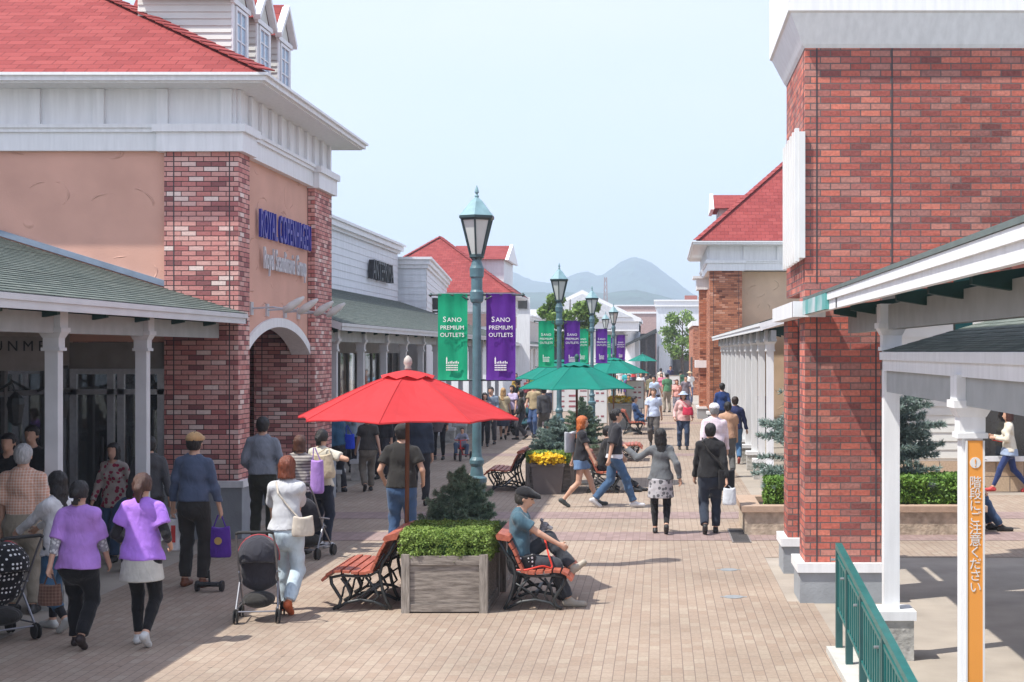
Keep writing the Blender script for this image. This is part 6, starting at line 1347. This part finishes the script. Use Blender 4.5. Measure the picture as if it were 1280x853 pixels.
def bag(name, label, loc, w_, h, d, col, rz=0, straps=None, cat='bag', pattern=None, c2=(.8, .8, .8), soft=True, wide=.85, res=.012):
    """loc: centre of the bag's bottom; straps: world points the handle runs to"""
    t = thing(name, loc, label, cat, None, R(rz)); f = Field((-w_/2-.05, -d/2-.05, -.03), (w_/2+.05, d/2+.05, h+.05), res)
    if soft: f.add(oval((0, 0, d*.5), (0, 0, h-.03), w_/2*.96, w_/2*wide, np.eye(3), w_/d), .02); f.clip(lambda g: g[..., 2]-h+.015*np.cos(g[..., 0]*20)); f.clip(lambda g: -g[..., 2])
    fmesh('bag_body', f, cloth(col, pattern, c2), t)
    if straps:
        m = MB(); inv = (Matrix.Translation(loc) @ Matrix.Rotation(R(rz), 4, 'Z')).inverted(); S = [inv @ Vector(p) for p in straps]
        m.tube([(-w_*.3, 0, h-.05)]+[tuple(p) for p in S]+[(w_*.3, 0, h-.05)], .008, 6); build('strap', m, cloth(col if max(col) < .5 else tuple(c*.8 for c in col)), t)
    return t
def hand(P, side): return at(P, P['wL'] if side == 'L' else P['wR'])
def hang(P, side, name, label, w_, h, d, col, drop=.12, rz=0, off=(0, 0), **k):
    w0 = hand(P, side); loc = (w0.x+off[0], w0.y+off[1], w0.z-.09-drop-h)
    return bag(name, label, loc, w_, h, d, col, rz, [(w0.x-.02, w0.y, w0.z-.085), (w0.x+.02, w0.y, w0.z-.085)], **k)
o = hang(L6, 'R', 'tote_bag', 'purple tote bag with a gold print, held by the man in the tan cap', .29, .36, .12, (.10, .035, .30), drop=.13)
m = MB(); m.lathe([(.045, -.066), (.045, -.0675)], 16, (0, 0, 0)); mm = MB(); mm.v = [(x, z, .2+y) for x, y, z in m.v]; mm.f = m.f; build('emblem', mm, plain('gold_print', (.55, .36, .12), .5), o)
o = hang(L6, 'L', 'shopping_bag', 'white paper shopping bag with red print beside the man in the tan cap', .19, .38, .09, (.68, .68, .68), drop=.04, off=(.02, -.02))
m = MB(); m.box(-.02, .03, -.055, -.051, .1, .30); build('print', m, plain('red_print', (.55, .05, .05), .5), o)
hang(L3, 'L', 'handbag', 'small brown patterned handbag hanging from the lilac top woman, left hand', .24, .20, .10, (.10, .05, .035), drop=.08, pattern='plaid', c2=(.2, .12, .09))
hang(L5, 'L', 'handbag', 'brown handbag of the woman in the floral tunic', .24, .24, .1, (.12, .05, .03), drop=.06)
c0 = at(L10, L10['T']((.22, -.12, .93))); bag('crossbody_bag', 'cream crossbody bag at the hip of the woman in light jeans', (c0.x, c0.y, c0.z-.06), .25, .21, .10, (.56, .50, .42), 25, None)
s0 = [at(L10, L10['T'](p)) for p in ((.20, -.13, 1.03), (.06, -.135, 1.18), (-.05, -.14, 1.32), (-.10, -.06, 1.44), (-.10, .05, 1.42))]
m = MB(); m.tube([tuple(p-c0-Vector((0, 0, -.06))) for p in s0], .011, 6); q_ = [o for o in COL.objects if o.name.startswith('crossbody_bag')][0]; m.v = [tuple(Matrix.Rotation(-R(25), 3, 'Z') @ Vector(v)) for v in m.v]; build('strap', m, cloth((.5, .45, .38)), q_)
c0 = at(L9, L9['T']((.13, -.20, 1.02))); sh = at(L9, L9['T']((.13, -.03, 1.42))); bag('shoulder_bag', 'large cream gathered shoulder bag of the woman in dark jeans', tuple(c0), .42, .33, .17, (.55, .46, .32), 5, [tuple(sh+Vector((-.02, -.05, .03))), tuple(sh+Vector((.02, -.05, .03)))], wide=.7)
c0 = at(L8, (.27, -.04, .83)); bag('lilac_bag', 'lilac bag hanging beside the woman with striped sleeves', tuple(c0), .20, .46, .12, (.42, .24, .62), 0, [(c0.x-.05, c0.y, c0.z+.62), (c0.x-.03, c0.y, c0.z+.62)])
c0 = at(M1, (-.10, -.19, .96)); bag('tote_bag', 'pale grey tote bag behind the orange haired woman', tuple(c0), .30, .36, .12, (.45, .48, .52), 60, [tuple(at(M1, M1['T']((-.13, -.05, 1.45)))), tuple(at(M1, M1['T']((-.13, 0, 1.45))))], wide=.98)
c0 = at(M4, (.24, -.10, .68)); bag('shoulder_bag', 'black shoulder bag at the right hip of the man in the black jacket', tuple(c0), .27, .30, .10, (.015, .015, .017), 20, None, wide=.98)
q_ = [o for o in COL.objects if o.name.startswith('shoulder_bag')][-1]
pts = [at(M4, p) for p in ((.22, -.13, .93), (.12, -.15, 1.10), (-.02, -.165, 1.25), (-.12, -.13, 1.40), (-.12, -.03, 1.45))]; m = MB(); m.tube([tuple(Matrix.Rotation(-R(20), 3, 'Z') @ (p-c0)) for p in pts], .014, 6); build('strap', m, cloth((.03, .03, .032)), q_)
hang(M4, 'R', 'plastic_bag', 'translucent white plastic bag in the right hand of the man in black', .22, .26, .10, (.62, .66, .70), drop=.04, off=(.05, -.02))
c0 = at(M8, (-.12, .20, .98)); bag('handbag', 'bright red handbag of the woman in the sun hat', tuple(c0), .32, .22, .12, (.62, .04, .09), 0, [tuple(at(M8, (.10, .02, 1.42))), tuple(at(M8, (.08, .08, 1.42)))])
hang(R2p, 'R', 'handbag', 'small red bag behind the hurrying young woman', .16, .14, .08, (.6, .05, .04), drop=.0, off=(.35, .0))
bag('shopping_bag', 'bright blue bag at the shop door left of the red umbrella', (SX(437, 64), SY(64), .85), .22, .30, .1, (.02, .06, .55), 0, [(SX(433, 64), SY(64), 1.3), (SX(434, 64), SY(64), 1.32)])
bag('canvas_bag', 'dotted black bag lying on the bench beside the seated man', (SX(655, 116.5), SY(116.5)-.02, .415), .30, .16, .12, (.02, .02, .022), 10, None, pattern='dots', c2=(.7, .7, .7))
# luggage cart with small wheels behind the man in the tan cap
t = thing('luggage_cart', (SX(262, 109), SY(109), 0), 'small two wheeled cart under the purple tote bag', 'cart')
m = MB()
for xx in (-.14, .14): m.lathe([(.02, -.02), (.06, -.018), (.065, 0), (.06, .018), (.02, .02)], 14, (xx, 0, .065), axis='x')
build('wheel', m, RUBBER, t)
m = MB(); m.tube([(-.14, 0, .065), (.14, 0, .065)], .01, 6); m.tube([(0, 0, .07), (0, -.03, .25)], .012, 6); m.bar((-.12, -.04, .1), (.12, -.04, .1), .12, .02); build('frame', m, IRON, t)
# dog on the lap
dx, dy, dz = SX(672, 115), SY(115)+.03, .60
f = Field((-.22, -.18, -.05), (.28, .18, .40), .0085)
f.add(cap((-.10, 0, .06), (.03, 0, .12), .060, .062), .02); f.add(cap((.03, 0, .13), (.06, 0, .21), .045, .036), .02); f.add(ell((.075, 0, .235), (.050, .042, .045)), .015)
f.add(cap((.10, 0, .222), (.145, 0, .21), .026, .022), .012)
for s in (-1, 1):
    f.add(cap((.05, s*.030, .27), (.035, s*.048, .305), .014, .008), .008); f.add(cap((.035, s*.048, .305), (.06, s*.06, .29), .012, .008), .006)
    f.add(cap((.05, s*.035, .10), (.075, s*.035, .0), .022, .017), .015); f.add(cap((.075, s*.035, -.0), (.10, s*.035, -.005), .018, .016), .01)
    f.add(cap((-.10, s*.035, .07), (-.06, s*.05, .02), .034, .022), .02); f.add(cap((-.06, s*.05, .02), (-.11, s*.05, .0), .020, .015), .01); f.add(cap((-.11, s*.05, .0), (-.05, s*.05, -.008), .015, .015), .01)
f.add(cap((-.15, 0, .09), (-.19, 0, .15), .012, .009), .01)
FURG = plain('grey_fur', (.22, .22, .23), .9, .5, 40, .8, 120); FURW = plain('white_fur', (.55, .54, .52), .9, .25, 40, .8, 120)
dog = fmesh('dog', f, [FURG, FURW, EYE], None); dog.location = (dx, dy, dz+.02); tag(dog, 'small grey and white schnauzer type dog sitting on the seated man, lap height', 'dog')
cs = np.zeros(len(dog.data.polygons)*3); dog.data.polygons.foreach_get('center', cs); cs = cs.reshape(-1, 3); mi = np.zeros(len(cs), int)
mi[(cs[:, 2] < .05)] = 1; mi[(cs[:, 0] > .105) & (cs[:, 2] < .232)] = 1; mi[(cs[:, 0] > .05) & (cs[:, 2] < .19)] = 1
for s in (-1, 1): mi[np.linalg.norm(cs-np.array((.115, s*.028, .248)), axis=1) < .010] = 2
mi[np.linalg.norm(cs-np.array((.165, 0, .215)), axis=1) < .012] = 2; dog.data.polygons.foreach_set('material_index', mi)
hR = hand(D1, 'R'); m = MB(); P0 = [(dx+.05, dy-.05, dz+.17), (dx+.09, dy-.11, dz+.10), (hR.x-.10, hR.y-.07, hR.z-.10), (hR.x-.06, hR.y-.10, hR.z-.24), (hR.x-.16, hR.y-.18, .47), (hR.x-.32, hR.y-.24, .44), (hR.x-.44, hR.y-.22, .435)]
Q = []
for i in range(len(P0)-1):
    p0, p1, p2, p3 = (Vector(P0[max(0, i-1)]), Vector(P0[i]), Vector(P0[i+1]), Vector(P0[min(len(P0)-1, i+2)]))
    for j in range(5): u_ = j/5; Q.append(.5*((2*p1)+(p2-p0)*u_+(2*p0-5*p1+4*p2-p3)*u_**2+(3*p1-p0-3*p2+p3)*u_**3))
m.tube(Q, .011, 6); tag(build('dog_leash', m, plain('leash_red', (.62, .05, .03), .5)), 'red dog leash looping over the bench seat', 'leash')
# child on a tricycle
t = thing('tricycle', (SX(577, 49.5), SY(49.5), .004), 'red toy tricycle ridden by the small child under the umbrella rim', 'tricycle')
m = MB(); m.tube([(0, -.26, .30), (0, -.2, .52)], .014, 6); m.tube([(0, -.22, .40), (0, .05, .24), (0, .25, .15)], .018, 6); m.tube([(-.2, .25, .13), (.2, .25, .13)], .012, 6); m.tube([(-.16, -.14, .53), (0, -.2, .52), (.16, -.14, .53)], .012, 6); build('frame', m, plain('toy_red', (.6, .03, .03), .35), t)
for x, y, r in ((0, -.26, .14), (-.2, .25, .11), (.2, .25, .11)):
    w_ = MB(); w_.lathe([(.03, -.025), (r, -.02), (r, .02), (.03, .025)], 16, (x, y, r), axis='x'); build('wheel', w_, RUBBER, t)
m = MB(); m.box(-.09, .09, .06, .26, .29, .33); m.box(-.1, .1, .24, .28, .33, .5); build('seat', m, plain('toy_red', (.6, .03, .03)), t)
person(SX(577, 49.5), SY(49.5)+.15, 180, 'small child in white and dark top riding the red tricycle', h=1.0, res=.018, pose='sit', pelvis=(0, .0, .62), top=('long', (.25, .26, .32)), bottom=('trousers', (.08, .12, .2)), footL=(-.22, .40, .25), footR=(.22, .40, .30), handL=(-.24, .46, .90), handR=(.24, .46, .90), kneeL=(-.5, 1, 1), kneeR=(.5, 1, 1))
# scrunchie, under-sleeves and belt details on the near figures
f = Field(L4['hc']-.25, L4['hc']+.2, .0115); p = L4['hc']+A_((.0, -.125, .005)); f.add(ell(p, (.035, .028, .035)), .01); fmesh('hair_tie', f, cloth((.75, .62, .68)), L4['root'])
for P_, nm in ((L4, (.02, .02, .022)), (L3, (.30, .30, .32))):
    for w_, sgn in ((P_['wL'], -1), (P_['wR'], 1)):
        sh_ = P_['T']((sgn*.143, -.01, 1.378)); e_, _w = ik(sh_, w_, .275*P_['k'], .245*P_['k'], (sgn*.5, -1, -.4)); f = Field(np.minimum(e_, w_)-.3, np.maximum(e_, w_)+.3, .0115)
        f.add(cap(sh_+(e_-sh_)*.5, e_, .048, .046), .02); f.add(cap(e_, e_+(w_-e_)*.55, .045, .038, True), .01); fmesh('under_sleeve', f, cloth(nm, 'floral' if nm[0] > .1 else None, (.6, .6, .6), 2.0), P_['root'])
# end
